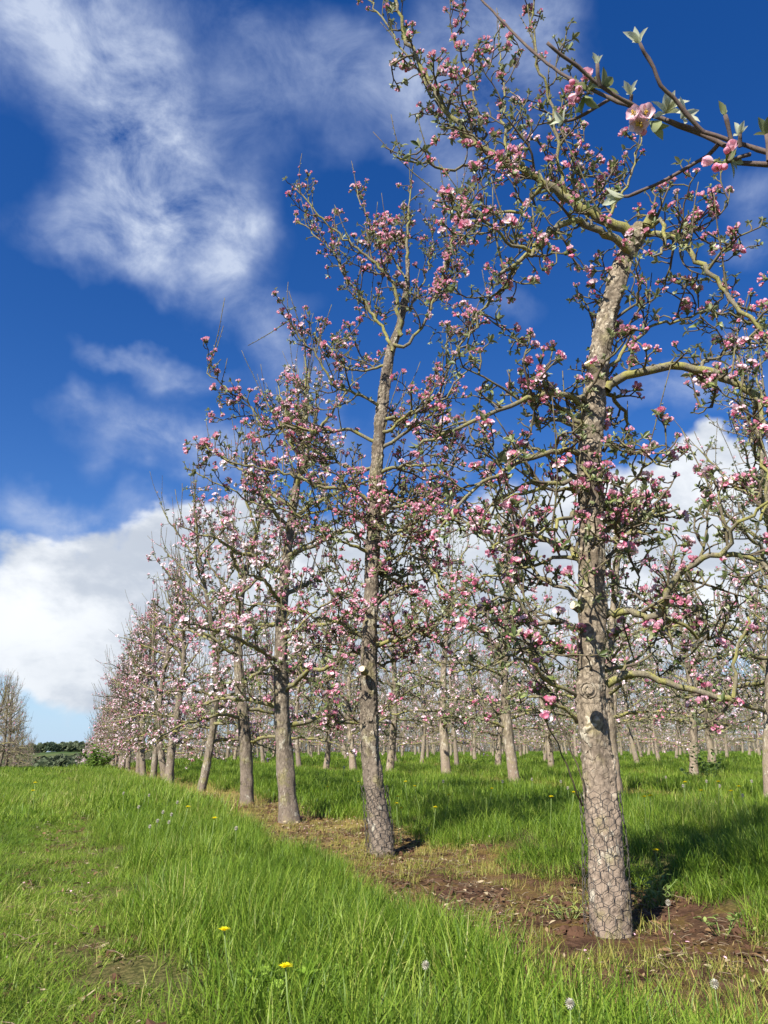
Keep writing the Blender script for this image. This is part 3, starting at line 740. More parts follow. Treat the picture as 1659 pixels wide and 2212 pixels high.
def nearest_tree():
    b = T1P.copy(); b.z = gz(b.x, b.y); Y = b.y
    root = empty('apple_tree', b, 'nearest apple tree, large at right with thick flaking trunk and pink clusters', 'apple tree', NEAR_GROUP)
    tc = ctrl_px([(1318, 2016, 80), (1314, 1950, 82), (1308, 1850, 78), (1300, 1750, 71), (1290, 1650, 67), (1282, 1560, 66), (1277, 1450, 62), (1276, 1300, 57), (1276, 1150, 56), (1274, 1020, 55),
                  (1278, 930, 52), (1285, 850, 49), (1297, 760, 46), (1315, 670, 42), (1338, 590, 40), (1360, 535, 39), (1385, 492, 38)], Y, .15)
    tc = root_drop(tc, b.z)
    mb, dense = trunk_mesh(rel(tc, b), 150, 760, 1.0, 3, .14)
    mb.build('trunk', [M_TRUNK, M_CUT], root)
    wc = catmull(tc, .03)
    wire_guard(wc, b.z - .005, P(1290, 1690, Y).z, 'rusty chicken wire guard around the foot of the nearest apple tree trunk', seed=4)
    g = Grow(21, flower=.48, sec_gap=.080, sec_len=(.12, .48), spur_gap=.048, whip=.10, whip_len=(.3, .7), minr=.0026, gnarl=.25, along=(.2, 1.1))
    def L(pts, dy0, dy1, r0, r1, **kw): g.limb(rel(pxlimb(pts, Y + .1, dy0, dy1, r0, r1), b), **kw)
    # crown leaders at the top
    L([(1372, 520), (1345, 492), (1290, 470), (1225, 428), (1170, 392), (1110, 352), (1030, 310), (962, 240), (905, 140), (870, 60), (850, -20), (835, -90)], .02, -.15, .036, .006, dens=1.35)
    L([(1225, 428), (1212, 390), (1205, 312), (1184, 203), (1162, 141), (1155, 78), (1149, -20)], .0, -.25, .013, .005, dens=1.1)
    L([(1360, 545), (1330, 520), (1290, 500), (1252, 478), (1215, 481), (1184, 500), (1146, 543), (1115, 575), (1080, 590)], .0, -.35, .026, .009, dens=1.6)
    L([(1110, 352), (1077, 340), (981, 362), (927, 359), (852, 338)], -.08, -.35, .011, .005, dens=1.0)
    L([(1170, 392), (1150, 430), (1120, 455), (1060, 460), (1000, 450), (955, 425)], -.05, .25, .014, .005, dens=1.1, tipwhip=True)
    L([(1030, 310), (985, 285), (950, 230), (915, 175), (860, 90), (800, 10), (785, -20)], -.1, .2, .010, .0045, dens=1.0)
    L([(1100, 345), (1090, 270), (1085, 190), (1078, 110)], .0, .25, .010, .005, dens=1.3, tipwhip=True)
    L([(1060, 330), (1030, 240), (1005, 150), (970, 60)], .1, .35, .009, .005, dens=.9)
    L([(1270, 470), (1240, 400), (1235, 340), (1260, 300)], .05, .3, .011, .005, dens=1.0)
    L([(1300, 478), (1330, 440), (1360, 390), (1378, 330), (1385, 290)], .02, .1, .010, .0045, dens=.8)
    L([(1146, 543), (1090, 520), (1040, 480), (1000, 470), (955, 430)], -.25, -.5, .010, .005, dens=1.2)
    L([(1115, 575), (1090, 620), (1050, 660), (1020, 720), (985, 770)], -.3, -.1, .010, .004, dens=1.2)
    # right side of the crown
    L([(1390, 500), (1431, 512), (1468, 521), (1498, 555), (1543, 605), (1590, 655), (1650, 720), (1700, 760)], .0, -.4, .019, .009, dens=1.2)
    L([(1390, 490), (1425, 478), (1440, 500), (1430, 540), (1400, 560)], -.05, -.2, .018, .006, dens=1.0)
    L([(1405, 480), (1412, 440), (1415, 405)], .05, .1, .009, .004, dens=.6)
    L([(1440, 515), (1480, 500), (1520, 495), (1575, 525)], .0, .15, .010, .004, dens=.9)
    L([(1313, 795), (1356, 747), (1403, 705), (1470, 690), (1540, 672), (1600, 690), (1660, 700)], .02, .25, .011, .005, dens=1.1)
    L([(1316, 700), (1370, 655), (1380, 600), (1375, 560)], .05, -.2, .009, .004, dens=1.2)
    L([(1310, 842), (1334, 819), (1377, 804), (1450, 791), (1501, 796), (1560, 815), (1616, 845), (1660, 872), (1740, 930)], -.02, -.25, .026, .017, dens=1.0, gn=.005)
    L([(1620, 846), (1645, 900), (1650, 980), (1660, 1060), (1650, 1120)], -.2, -.3, .013, .007, dens=1.0)
    L([(1510, 796), (1545, 770), (1600, 740), (1660, 745)], -.1, .2, .010, .005, dens=1.1)
    L([(1303, 975), (1340, 963), (1373, 972), (1403, 990), (1440, 1010)], .0, -.3, .011, .004, dens=1.2)
    L([(1300, 1127), (1348, 1084), (1365, 1040), (1400, 1000), (1440, 965)], .0, -.2, .011, .004, dens=1.1)
    L([(1300, 1230), (1340, 1180), (1390, 1120), (1430, 1090)], .05, .3, .010, .004, dens=1.0)
    L([(1291, 1346), (1313, 1327), (1340, 1321), (1377, 1325), (1403, 1340), (1425, 1325), (1440, 1295), (1456, 1260), (1484, 1225), (1514, 1207), (1556, 1199), (1616, 1203), (1665, 1233), (1720, 1290)], -.02, -.45, .021, .011, dens=1.15, gn=.006)
    L([(1403, 1342), (1460, 1345), (1520, 1370), (1575, 1380), (1640, 1350)], -.1, .25, .012, .005, dens=1.0)
    L([(1310, 1480), (1352, 1460), (1403, 1460), (1462, 1481), (1526, 1498), (1588, 1514)], -.02, -.15, .019, .013, dens=.55, gn=.006)
    L([(1584, 1508), (1586, 1413), (1612, 1374), (1620, 1332)], -.15, -.2, .010, .006, dens=.5)
    L([(1305, 1450), (1360, 1440), (1400, 1400), (1430, 1360)], .1, .5, .010, .004, dens=1.0)
    L([(1556, 1199), (1580, 1150), (1620, 1110), (1680, 1080)], -.4, -.6, .011, .006, dens=1.2)
    # left side
    L([(1262, 880), (1250, 868), (1228, 853), (1185, 849), (1121, 868), (1066, 888), (1014, 917), (950, 943), (905, 960)], -.02, -.35, .020, .007, dens=1.35, gn=.006)
    L([(1256, 982), (1223, 973), (1172, 979), (1104, 1009), (1057, 1033), (1006, 1075), (950, 1139)], -.02, -.3, .018, .006, dens=1.4, gn=.006)
    L([(1254, 1062), (1206, 1054), (1163, 1048), (1125, 1052), (1080, 1090), (1040, 1150)], .0, -.15, .012, .005, dens=1.3)
    L([(1256, 1110), (1215, 1120), (1180, 1150), (1120, 1160), (1060, 1190)], -.05, -.5, .012, .005, dens=1.4)
    L([(1254, 1210), (1200, 1200), (1150, 1225), (1090, 1230), (1020, 1260)], .05, .35, .012, .005, dens=1.3)
    L([(1252, 1290), (1200, 1270), (1140, 1210), (1090, 1130), (1050, 1110)], .05, .2, .012, .005, dens=1.2)
    L([(1250, 1360), (1206, 1342), (1155, 1346), (1120, 1300), (1080, 1290), (1020, 1320)], .0, -.2, .014, .005, dens=1.35)
    L([(1250, 1410), (1195, 1390), (1130, 1400), (1070, 1420), (1030, 1450)], -.05, .1, .012, .005, dens=1.3)
    L([(1246, 1505), (1205, 1480), (1150, 1440), (1100, 1430), (1060, 1440)], -.05, -.35, .011, .005, dens=1.3)
    L([(1246, 1560), (1215, 1530), (1180, 1520), (1150, 1500)], -.04, -.25, .010, .005, dens=1.2)
    L([(1180, 849), (1175, 800), (1190, 770)], -.1, .0, .008, .004, dens=.8)
    L([(1270, 960), (1262, 1020), (1290, 1080), (1240, 1120), (1225, 1180)], -.16, -.35, .008, .004, dens=1.3)
    L([(1275, 1180), (1262, 1230), (1285, 1290)], -.16, -.3, .007, .004, dens=1.2)
    auto_limbs(g, dense, b, 8, 1.5, 3.0, (.5, 1.0), 5, lambda r: r.uniform(.4, 2.7))
    auto_limbs(g, dense, b, 4, 1.5, 2.8, (.3, .55), 6, lambda r: r.choice((r.uniform(2.8, 3.9), r.uniform(5.4, 6.4))))
    # dry suckers leaning along the trunk
    L([(1258, 1740), (1240, 1690), (1205, 1610), (1180, 1560)], -.06, -.3, .005, .0028, dress=(2, 2), gn=.004)
    L([(1268, 1760), (1262, 1700), (1225, 1600), (1195, 1530)], -.06, -.2, .0045, .0026, dress=(2, 2), gn=.004)
    branches_out(g, root, side_count_near, [M_LIMB, M_TWIG])
    foliage(g, root, True, (ROS, ROSBUD), (CLU, CLU_ME), M_LEAF, singles=100, clu_k=.84)
    pr = lambda x, y, dy: P(x, y, Y + dy) - b
    pruned(root, pr(1279, 800, -.02), Vector((-.55, -.5, .7)), .021, .05)
    pruned(root, pr(1250, 1312, -.07), Vector((-.8, -.5, .25)), .022, .035)
    pruned(root, pr(1275, 962, -.125), Vector((-.05, -1, .1)), .028, .016, M_TRUNK)
    pruned(root, pr(1270, 1492, -.13), Vector((-.1, -1, .2)), .028, .012, M_TRUNK)
    pruned(root, pr(1402, 480, .05), Vector((.35, -.5, .8)), .027, .05)
    return root
nearest_tree()

# ------------------------------------------------------------------ second tree of the row
def row_point(px, n):
    """where the near row passes photo column px (ground level)"""
    # u = x / (y*cp + z*sp); solve along the row line
    lo, hi = 0.0, 120.0
    for _ in range(60):
        t = (lo + hi) / 2; q = T1P + D1 * t; q.z = gz(q.x, q.y)
        if proj(q)[0] > px: lo = t
        else: hi = t
    return q
T2P = row_point(825, 2)
def second_tree():
    b = T2P.copy(); Y = b.y
    root = empty('apple_tree', b, 'second nearest apple tree of the row, tall slim pale trunk near picture centre', 'apple tree', NEAR_GROUP)
    yb = proj(b)[1]
    tc = ctrl_px([(825, yb, 50), (822, yb - 40, 50), (815, 1750, 47), (806, 1680, 44), (798, 1600, 41), (796, 1500, 39), (798, 1400, 37), (803, 1250, 33), (810, 1080, 30), (818, 950, 27), (828, 850, 24), (840, 775, 21), (862, 705, 17), (878, 620, 13), (880, 560, 10)], Y, .2)
    tc = root_drop(tc, b.z)
    mb, dense = trunk_mesh(rel(tc, b), 96, 560, 1.0, 8, .22)
    mb.build('trunk', [M_TRUNK2, M_CUT], root)
    wire_guard(catmull(tc, .03), b.z - .005, b.z + .52, 'chicken wire guard around the foot of the second nearest apple tree', wire=.0018, seed=9)
    g = Grow(33, flower=.55, sec_gap=.080, sec_len=(.18, .58), spur_gap=.046, whip=.15, whip_len=(.3, .7), minr=.0030, gnarl=.22, along=(.4, 1.6))
    def L(pts, dy0, dy1, r0, r1, **kw): g.limb(rel(pxlimb(pts, Y + .12, dy0, dy1, r0, r1), b), **kw)
    L([(880, 560), (883, 470), (888, 400)], 0, .05, .016, .006, dens=1.2, tipwhip=True)
    L([(868, 725), (860, 670), (847, 612), (801, 562), (743, 512), (689, 466), (643, 410)], 0, -.2, .022, .006, dens=1.3)
    L([(846, 760), (826, 704), (781, 645), (747, 595), (718, 541), (676, 504), (635, 470)], 0, .2, .018, .006, dens=1.2)
    L([(876, 600), (850, 560), (814, 512), (789, 462), (770, 410)], 0, .1, .011, .005, dens=1.2, tipwhip=True)
    L([(850, 745), (881, 741), (922, 687), (951, 612), (972, 533), (993, 450), (1000, 400)], 0, -.1, .018, .006, dens=1.4)
    L([(832, 905), (876, 900), (943, 854), (981, 771), (1030, 687), (1076, 604)], 0, -.2, .018, .006, dens=1.2)
    L([(865, 690), (900, 640), (930, 560), (935, 500)], .05, .4, .012, .005, dens=1.2)
    L([(838, 790), (790, 800), (740, 790), (700, 740), (665, 720)], 0, .35, .014, .005, dens=1.2)
    L([(822, 880), (770, 850), (720, 830), (690, 780), (640, 720), (620, 690)], 0, -.35, .016, .006, dens=1.4, tipwhip=True)
    L([(818, 960), (760, 930), (690, 930), (620, 920), (568, 925), (539, 870), (480, 830), (445, 795)], 0, -.1, .018, .005, dens=1.4, tipwhip=True)
    L([(812, 1060), (797, 1085), (776, 1066), (743, 1054), (689, 1050), (639, 1029), (560, 1010), (493, 995), (445, 962)], 0, -.35, .024, .006, dens=1.5)
    L([(815, 1010), (760, 1010), (710, 990), (660, 960), (620, 900), (600, 830)], .05, .5, .016, .005, dens=1.4)
    L([(818, 1085), (850, 1080), (900, 1075), (950, 1040), (990, 1000)], 0, .3, .016, .006, dens=1.2)
    L([(818, 1236), (837, 1210), (884, 1194), (935, 1232), (957, 1276), (1000, 1320)], 0, -.35, .016, .006, dens=1.2)
    L([(818, 1265), (840, 1248), (862, 1258), (884, 1287), (895, 1340)], 0, .25, .015, .006, dens=1.0)
    L([(795, 1300), (760, 1287), (724, 1294), (694, 1312), (651, 1342), (610, 1400)], 0, -.35, .016, .005, dens=1.4)
    L([(806, 1180), (760, 1150), (700, 1160), (640, 1190), (590, 1240)], 0, .2, .016, .005, dens=1.4)
    L([(808, 1130), (770, 1120), (720, 1100), (650, 1110), (560, 1090), (500, 1060), (425, 1020)], .1, -.2, .015, .005, dens=1.3)
    L([(815, 1353), (850, 1350), (891, 1356), (935, 1378), (979, 1415), (1022, 1476), (1050, 1520)], 0, -.3, .016, .007, dens=1.0)
    L([(790, 1360), (749, 1378), (724, 1436), (680, 1500)], 0, -.25, .009, .004, dens=.9)
    L([(795, 1420), (750, 1410), (690, 1400), (640, 1440)], .05, .4, .013, .005, dens=1.3)
    L([(808, 1440), (850, 1430), (890, 1400), (930, 1380)], .05, .3, .011, .005, dens=1.1)
    L([(785, 1560), (750, 1555), (720, 1570), (690, 1560)], 0, -.25, .009, .004, dens=1.1)
    L([(812, 1540), (850, 1525), (880, 1480)], 0, -.15, .008, .004, dens=1.0)
    L([(806, 1100), (820, 1140), (870, 1160), (920, 1150), (960, 1120)], -.05, -.5, .012, .005, dens=1.2)
    auto_limbs(g, dense, b, 14, 1.4, 3.6, (.5, 1.15), 15, lambda r: r.uniform(-.7, 3.8))
    branches_out(g, root, side_count_near, [M_LIMB, M_TWIG])
    foliage(g, root, True, (ROS, ROSBUD), (CLU, CLU_ME), M_LEAF, singles=100, clu_k=.90)
    pruned(root, P(787, 1450, Y - .06) - b, Vector((-.35, -.9, .3)), .026, .05)
    pruned(root, P(800, 1555, Y - .10) - b, Vector((0, -1, .1)), .022, .02, M_TRUNK2)
second_tree()

# ------------------------------------------------------------------ generic apple trees (prototypes)
def make_tree(seed, H=6.3, lean=(.35, .1), r0=.125, rough=.8, first=1.45, spread=1.55, flower=.45, far=0, leaf=1.0, bare=False, sec=.16, spur=.10, nl=19, whips=.16, trunk_mat=None, bend=.0, twig=None):
    """returns list of (name, mesh, kind) centred on the trunk foot"""
    rg = random.Random(seed); parts = []
    def cx(h): t = h / H; return Vector((lean[0] * t + bend * math.sin(t * 6.0 + seed) * .12, lean[1] * t + bend * math.cos(t * 5 + seed) * .1, h))
    def cr(h):
        t = h / (H * .8); return max(.008, r0 * (1 - .80 * min(1, t) ** 1.15))
    top = H * .72
    ctrl = [(*cx(-.06)[:2], -.06, cr(0) * 1.1)] + [(*cx(h), cr(h)) for h in np.linspace(.12, top, 12)]
    mb, dense = trunk_mesh(ctrl, (40, 24, 14)[far], (170, 90, 40)[far], rough if far < 2 else 0, seed, .26)
    parts.append(('trunk', mb.mesh('trunk', [trunk_mat or M_TRUNK2, M_CUT]), None))
    g = Grow(seed * 7 + 1, flower=flower, sec_gap=sec, sec_len=(.18, .58), spur_gap=spur, whip=whips, whip_len=(.35, .95), minr=(.0034, .0042, .0055)[far], gnarl=.24, droop=.03, along=(.3, 1.3))
    for i in range(nl):
        u = (i + rg.uniform(-.3, .3)) / (nl - 1); u = min(1, max(0, u)); h = first + (top - first) * u
        a = i * 2.4 + rg.uniform(-.5, .5); Ln = spread * (1.12 - .42 * u) * rg.uniform(.72, 1.15)
        el0 = .10 + 1.05 * u ** 1.3 + rg.uniform(-.15, .2); p = cx(h); d = Vector((math.cos(a), math.sin(a), 0))
        curve = (-.7 + 1.05 * u) + rg.uniform(-.25, .25)
        c = []; n = 6
        for j in range(n + 1):
            t = j / n; e = el0 + curve * (t - .15); 
            if j: p = p + (d * math.cos(e) + Vector((0, 0, math.sin(e))) + Vector((rg.gauss(0, .12), rg.gauss(0, .12), rg.gauss(0, .08)))) * (Ln / n)
            rr = min(cr(h) * .55, .024) * (1 - t) ** .8 + .0055
            c.append((p.x, p.y, p.z, rr))
        g.limb(c, dens=1.25 if u < .75 else 1.1, tipwhip=u > .62 and rg.random() < .8, step=.09)
    g.limb([(*cx(top), cr(top)), (*cx(top + .35), cr(top) * .7), (*cx(top + .7), .007)], dens=1.6, tipwhip=True)
    sides = (side_count_mid, side_count_far, side_count_far)[min(far, 2)]
    tw = [M_LIMB, twig or M_TWIG]
    if far == 0:
        for lb in g.limbs:
            m2 = MB(); th = [t for t in lb if t[1][0] > .0095]; tn = [t for t in lb if t[1][0] <= .0095]
            if th: add_tubes(m2, th, sides, mat=0)
            if tn: add_tubes(m2, tn, sides, mat=1)
            parts.append(('limb', m2.mesh('limb', tw), None))
    else:
        m2 = MB()
        for lb in g.limbs:
            th = [t for t in lb if t[1][0] > .0095]; tn = [t for t in lb if t[1][0] <= .0095]
            if th: add_tubes(m2, th, sides, mat=0)
            if tn: add_tubes(m2, tn, sides, mat=1)
        parts.append(('branches', m2.mesh('branches', tw), None))
    lv = MB(); by = {}; fb = {}
    for p, d, k, f, roll in g.ros:
        if bare and rg.random() > leaf: continue
        small = k < .72 or far == 2
        A = ROSBUDFAR if small else ROSFAR
        by.setdefault((small, rg.randrange(len(A))), []).append(frame(p, d, k * leaf, roll))
        if f: fb.setdefault(rg.randrange(len(CLUFAR)), []).append(frame(p, d, k * 1.2, roll))
    for (small, i), ms in by.items(): place(lv, (ROSBUDFAR if small else ROSFAR)[i], ms)
    if lv.n: parts.append(('leaves', lv.mesh('leaves', [M_LEAFFAR]), 'stuff'))
    if fb:
        fm = MB()
        for i, ms in fb.items(): place(fm, CLUFAR[i], ms)
        parts.append(('blossom', fm.mesh('blossom', [M_PETAL]), 'stuff'))
    return parts
def plant_tree(parts, loc, rz, sc_, label, group, tilt=(0, 0)):
    r = empty('apple_tree', loc, label, 'apple tree', group, rz); r.scale = (sc_,) * 3; r.rotation_euler = (tilt[0], tilt[1], rz)
    for name, me, kind in parts:
        o = bpy.data.objects.new(name, me); C.objects.link(o); o.parent = r
        if kind: o['kind'] = kind
    return r
ORD = ['nearest', 'second', 'third', 'fourth', 'fifth', 'sixth', 'seventh', 'eighth', 'ninth', 'tenth', 'eleventh', 'twelfth', 'thirteenth', 'fourteenth', 'fifteenth', 'sixteenth', 'seventeenth', 'eighteenth', 'nineteenth', 'twentieth', 'twenty-first', 'twenty-second', 'twenty-third', 'twenty-fourth', 'twenty-fifth', 'twenty-sixth', 'twenty-seventh']
near_protos = [make_tree(s, H=h, r0=r0_, flower=.66, far=0, sec=.088, spur=.060, bend=bn, spread=1.5, lean=(.06, .1), first=f, whips=.42, nl=21)
               for s, h, bn, f, r0_ in ((3, 6.5, 1.1, .95, .098), (14, 6.0, 1.6, .9, .105), (25, 6.4, 1.8, .85, .075), (36, 5.8, 1.3, .95, .10), (47, 6.5, 1.6, .9, .09))]
mid_protos = [make_tree(s, H=6.3, r0=.10, flower=.72, far=1, sec=.078, spur=.060, bend=.8, spread=1.6, nl=20, lean=(.06, .05), first=.72, whips=.4) for s in (41, 52, 63)]
ROWS = {}
def near_row():
    cols = [(613, 3), (508, 4), (440, 5), (381, 6), (358, 7), (328, 8), (312, 9), (293, 10)]
    note = {3: 'third apple tree along the near row, left of the second wire-wrapped trunk, flaring foot', 4: 'fourth apple tree along the near row, next left of the third trunk',
            5: 'fifth apple tree along the near row, slender trunk next left of the fourth', 6: 'sixth apple tree along the near row, next left of the slender fifth trunk', 7: 'seventh apple tree along the near row, trunk close beside the sixth'}
    rg = random.Random(2); last = None
    for i, (px, k) in enumerate(cols):
        q = row_point(px, k); last = q
        pr = near_protos[i % 5] if i < 5 else mid_protos[i % 3]
        plant_tree(pr, q, rg.uniform(-.5, .5), rg.uniform(.93, 1.03), note.get(k, '%s apple tree counted along the near row' % ORD[k - 1]), NEAR_GROUP, (0, R((0, 1.5, -4, -5, -4, -4, -5, -3)[i])))
    t = st_of(last.x, last.y)[1]; k = 11
    while t < 78:
        t += 3.3 + rg.uniform(-.2, .2); q = T1P + D1 * t + N1 * rg.uniform(-.12, .12); q.z = gz(q.x, q.y)
        plant_tree(mid_protos[k % 3], q, rg.uniform(0, 6.3), rg.uniform(.92, 1.04), '%s apple tree counted along the near row' % ORD[k - 1] if k < 17 else 'far apple tree at the distant left end of the near row', NEAR_GROUP)
        k += 1
near_row()

# ------------------------------------------------------------------ orchard rows behind
back_protos = [make_tree(s, H=5.6, r0=.10, flower=.15, far=1, leaf=.85, sec=.07, spur=.06, bend=1.0, spread=1.65, nl=18, lean=(-.2, 0), first=.95, whips=.2, trunk_mat=M_TRUNK, twig=M_TWIG_GREY) for s in (71, 82)]
far_protos = [make_tree(s, H=5.5, r0=.085, flower=.13, far=2, leaf=.85, sec=.08, spur=.07, bend=1.0, spread=1.75, nl=18, lean=(-.15, 0), first=.85, whips=.2, trunk_mat=M_TRUNK2, twig=M_TWIG_GREY) for s in (91, 95)]
bare_protos = [make_tree(s, H=5.6, r0=.10, flower=.05, far=1, leaf=.35, bare=True, sec=.05, spur=.06, bend=.9, spread=1.6, nl=22, lean=(.1, 0), first=.6, whips=.3, trunk_mat=M_TRUNK2, twig=M_TWIG_GREY) for s in (101, 112)]
def back_rows():
    def col_t(s, px):
        lo, hi = -5.0, 120.0
        for _ in range(50):
            t = (lo + hi) / 2; q = T1P + N1 * s + D1 * t
            if q.y < .5 or proj(q)[0] > px: lo = t
            else: hi = t
        return t
    rg = random.Random(77); names = ['second', 'third', 'fourth', 'fifth', 'sixth', 'seventh', 'eighth', 'ninth', 'tenth']
    for r in range(9):
        s = ROWGAP * (r + 1); t = (col_t(s, 1348), col_t(s, 1518), -1.6, 1.4, .4, 0, 1, 2, 0)[r]; t -= 3.05 * 16
        tmax = 62 if r < 5 else 75; cnt = 0
        while t < tmax:
            t += 3.05 + (rg.uniform(-.18, .18) if r else 0)
            q = T1P + N1 * (s + rg.uniform(-.15, .15)) + D1 * t
            if q.y < 2 or q.length > 85: continue
            x, y, d = proj(q)
            if x < -160 or x > W0 + 420 * 8 / max(8, d) : continue
            q.z = gz(q.x, q.y)
            seen = -40 < x < W0 + 40
            near = d < 26
            if seen: cnt += 1
            if r < 4 and cnt <= 26 and seen: lab = '%s apple tree from the right in the %s row back from the camera' % (ORD[cnt - 1].replace('nearest', 'first'), names[r])
            elif seen: lab = 'grey twiggy apple tree crowded among the %s rows at the back of the orchard' % ('middle' if r < 5 else 'farthest')
            else: lab = 'apple tree standing beyond the right edge of the view in the rows behind'
            plant_tree((back_protos if near else far_protos)[rg.randrange(2)], q, rg.uniform(0, 6.3), rg.uniform(.94, 1.14), lab, 'apple trees of the rows behind', (R(rg.uniform(-2, 2)), R(rg.uniform(-3, 3))))
back_rows()
def left_row():
    rg = random.Random(9)
    for i, (s, t) in enumerate([(-5.6, 33), (-5.4, 37), (-5.4, 40), (-5.3, 42.2), (-5.5, 45.3), (-5.2, 48.5), (-5.4, 52), (-5.4, 56), (-5.0, 60)]):
        q = T1P + N1 * s + D1 * t; q.z = gz(q.x, q.y)
        plant_tree(bare_protos[i % 2], q, rg.uniform(0, 6), (.74, .84, .86, .85, .8, .75, .66, .7, .66)[i], 'bare grey apple tree at the left edge, %s from the camera in its row' % ('nearest' if i == 0 else ORD[i]), 'bare apple trees of the left row')
left_row()

# ------------------------------------------------------------------ tree beside the camera with its branch across the top right corner
def branch_tree():
    t = T1P - D1 * 3.3; b = Vector((t.x, t.y, gz(t.x, t.y)))
    root = empty('apple_tree', b, 'apple tree beyond the right edge whose budding twig crosses the top right corner', 'apple tree', NEAR_GROUP)
    H = 4.6
    mb, _ = trunk_mesh([(0, 0, -.06, .12), (0, 0, .3, .105), (.03, 0, 1.3, .09), (.12, -.05, 2.5, .07), (.2, -.1, 3.6, .045)], 48, 200, .9, 6, .12)
    mb.build('trunk', [M_TRUNK, M_CUT], root)
    g = Grow(5, flower=.4, sec_gap=.14, whip=.1)
    for z, a, L_ in ((1.8, -.9, 1.3), (2.2, .15, 1.2), (2.6, -1.6, 1.3), (3.0, -.3, 1.2), (3.4, -1.0, 1.1), (3.6, .1, 1.0)):
        d = Vector((math.cos(a), math.sin(a), .35)); p0 = Vector((.04 + z * .045, 0, z))
        g.limb([(*(p0 + d * L_ * u + Vector((0, 0, .25 * u * u))), .024 * (1 - u) + .006) for u in (0, .3, .6, 1)])
    branches_out(g, root, side_count_mid, [M_LIMB, M_TWIG])
    foliage(g, root, False, (ROSFAR, ROSBUDFAR), (CLUFAR, CLUFAR_ME), M_LEAFFAR)
    # the branch in view
    def ps(l, y0, y1, r0, r1):
        n = len(l); out = []
        for i, (x, y) in enumerate(l):
            u = i / (n - 1); p = P(x, y, y0 + (y1 - y0) * u) - b; out.append((p.x, p.y, p.z, r0 + (r1 - r0) * u))
        return out
    tubes = []
    def add(c, step=.02, jit=.0004):
        d = catmull(c, step); rg = g.rg
        pts = [Vector(a[:3]) + Vector((rg.gauss(0, jit), rg.gauss(0, jit), rg.gauss(0, jit))) for a in d]
        # swollen nodes along the shoot
        tubes.append((pts, [a[3] * (1 + (.22 if i % 7 == 3 else rg.uniform(-.04, .05))) for i, a in enumerate(d)]))
    main = ps([(1660, 356), (1581, 322), (1521, 292), (1449, 264), (1374, 235), (1318, 212), (1277, 193), (1239, 175), (1194, 146), (1149, 109), (1119, 82), (1074, 34), (1041, 0), (1026, -18)], 1.02, 1.2, .0046, .0019)
    add([(.02, .0, 1.34, .02), (-.5, .1, 1.42, .016), (-1.05, .25, 1.46, .011)] + main)
    add(ps([(1400, 245), (1374, 231), (1329, 207), (1281, 174), (1247, 143), (1213, 120), (1182, 92)], 1.06, 1.0, .0035, .0028))
    add(ps([(1700, 336), (1659, 330), (1614, 315), (1528, 287), (1487, 275), (1438, 258)], 1.0, 1.05, .0042, .0030))
    add(ps([(1519, 286), (1483, 247), (1453, 210), (1427, 184), (1412, 146), (1392, 112), (1383, 92)], 1.02, .97, .0037, .0026))
    add(ps([(1551, 312), (1530, 336), (1506, 349), (1442, 386), (1374, 418), (1350, 424)], 1.04, 1.12, .0036, .0026))
    add(ps([(1322, 212), (1281, 236), (1236, 259), (1218, 262)], 1.12, 1.15, .0032, .0024))
    add(ps([(1296, 188), (1292, 165), (1291, 138)], 1.02, 1.0, .0034, .0030))
    add(ps([(1581, 321), (1574, 280), (1566, 248)], 1.02, 1.0, .0036, .0030))
    add(ps([(1360, 228), (1363, 212), (1364, 204)], 1.05, 1.04, .0032, .003))
    add(ps([(1600, 318), (1598, 300), (1597, 290)], 1.01, 1.0, .0034, .003))
    add(ps([(1660, 348), (1658, 310), (1657, 290)], 1.01, 1.0, .0034, .003))
    add(ps([(1620, 332), (1585, 345), (1562, 352)], 1.02, 1.02, .0034, .003))
    mb = MB(); add_tubes(mb, tubes, lambda r: 10)
    br = mb.build('branch', [M_SHOOT], root)
    rg = random.Random(8); silv = [((.46, .50, .32), (.58, .61, .43)), ((.38, .44, .24), (.5, .55, .36))]; grn = [((.17, .235, .06), (.23, .29, .085)), ((.26, .31, .13), (.34, .38, .19))]
    def tuft(px, py, y, n, L_, up, cols, spread):
        p = P(px, py, y) - b; ps_ = []
        for i in range(n):
            a = i * 2.4 + rg.uniform(-.3, .3); l = L_ * rg.uniform(.7, 1.1)
            ps_.append(xf(leaf_grid(l, l * .42, rg.uniform(-.5, .1), .6, 4, *rg.choice(cols)), rotm(a, rg.uniform(*spread))))
        pr = join(ps_); m = MB(); place(m, pr, [frame(p, up, 1, rg.uniform(0, 6))]); m.build('leaf_tuft', [M_SILVER if cols[0][0][0] > .3 else M_LEAF], br)
    Z = Vector((0, 0, 1))
    tuft(1382, 94, .97, 6, .030, Vector((-.25, 0, 1)), silv, (.9, 1.35)); tuft(1291, 140, 1.0, 5, .024, Z, silv, (.9, 1.35))
    tuft(1364, 206, 1.04, 5, .027, Vector((-.2, 0, 1)), silv, (.9, 1.35)); tuft(1436, 246, 1.03, 7, .042, Vector((.3, -.2, 1)), silv + grn, (.2, 1.0))
    tuft(1470, 256, 1.03, 5, .036, Vector((.7, -.2, .6)), silv + grn, (.3, 1.0)); tuft(1300, 192, 1.04, 5, .036, Vector((.6, -.3, .6)), grn, (.1, .8))
    tuft(1566, 250, 1.0, 4, .024, Z, grn, (1.0, 1.4)); tuft(1597, 294, 1.0, 5, .026, Vector((.1, 0, 1)), silv + grn, (.7, 1.3)); tuft(1656, 292, 1.0, 4, .03, Z, grn, (.6, 1.2))
    tuft(1350, 424, 1.12, 5, .040, Vector((-1, 0, -.05)), silv, (.9, 1.4)); tuft(1219, 262, 1.15, 5, .036, Vector((-.7, 0, .2)), silv + grn, (.3, 1.2))
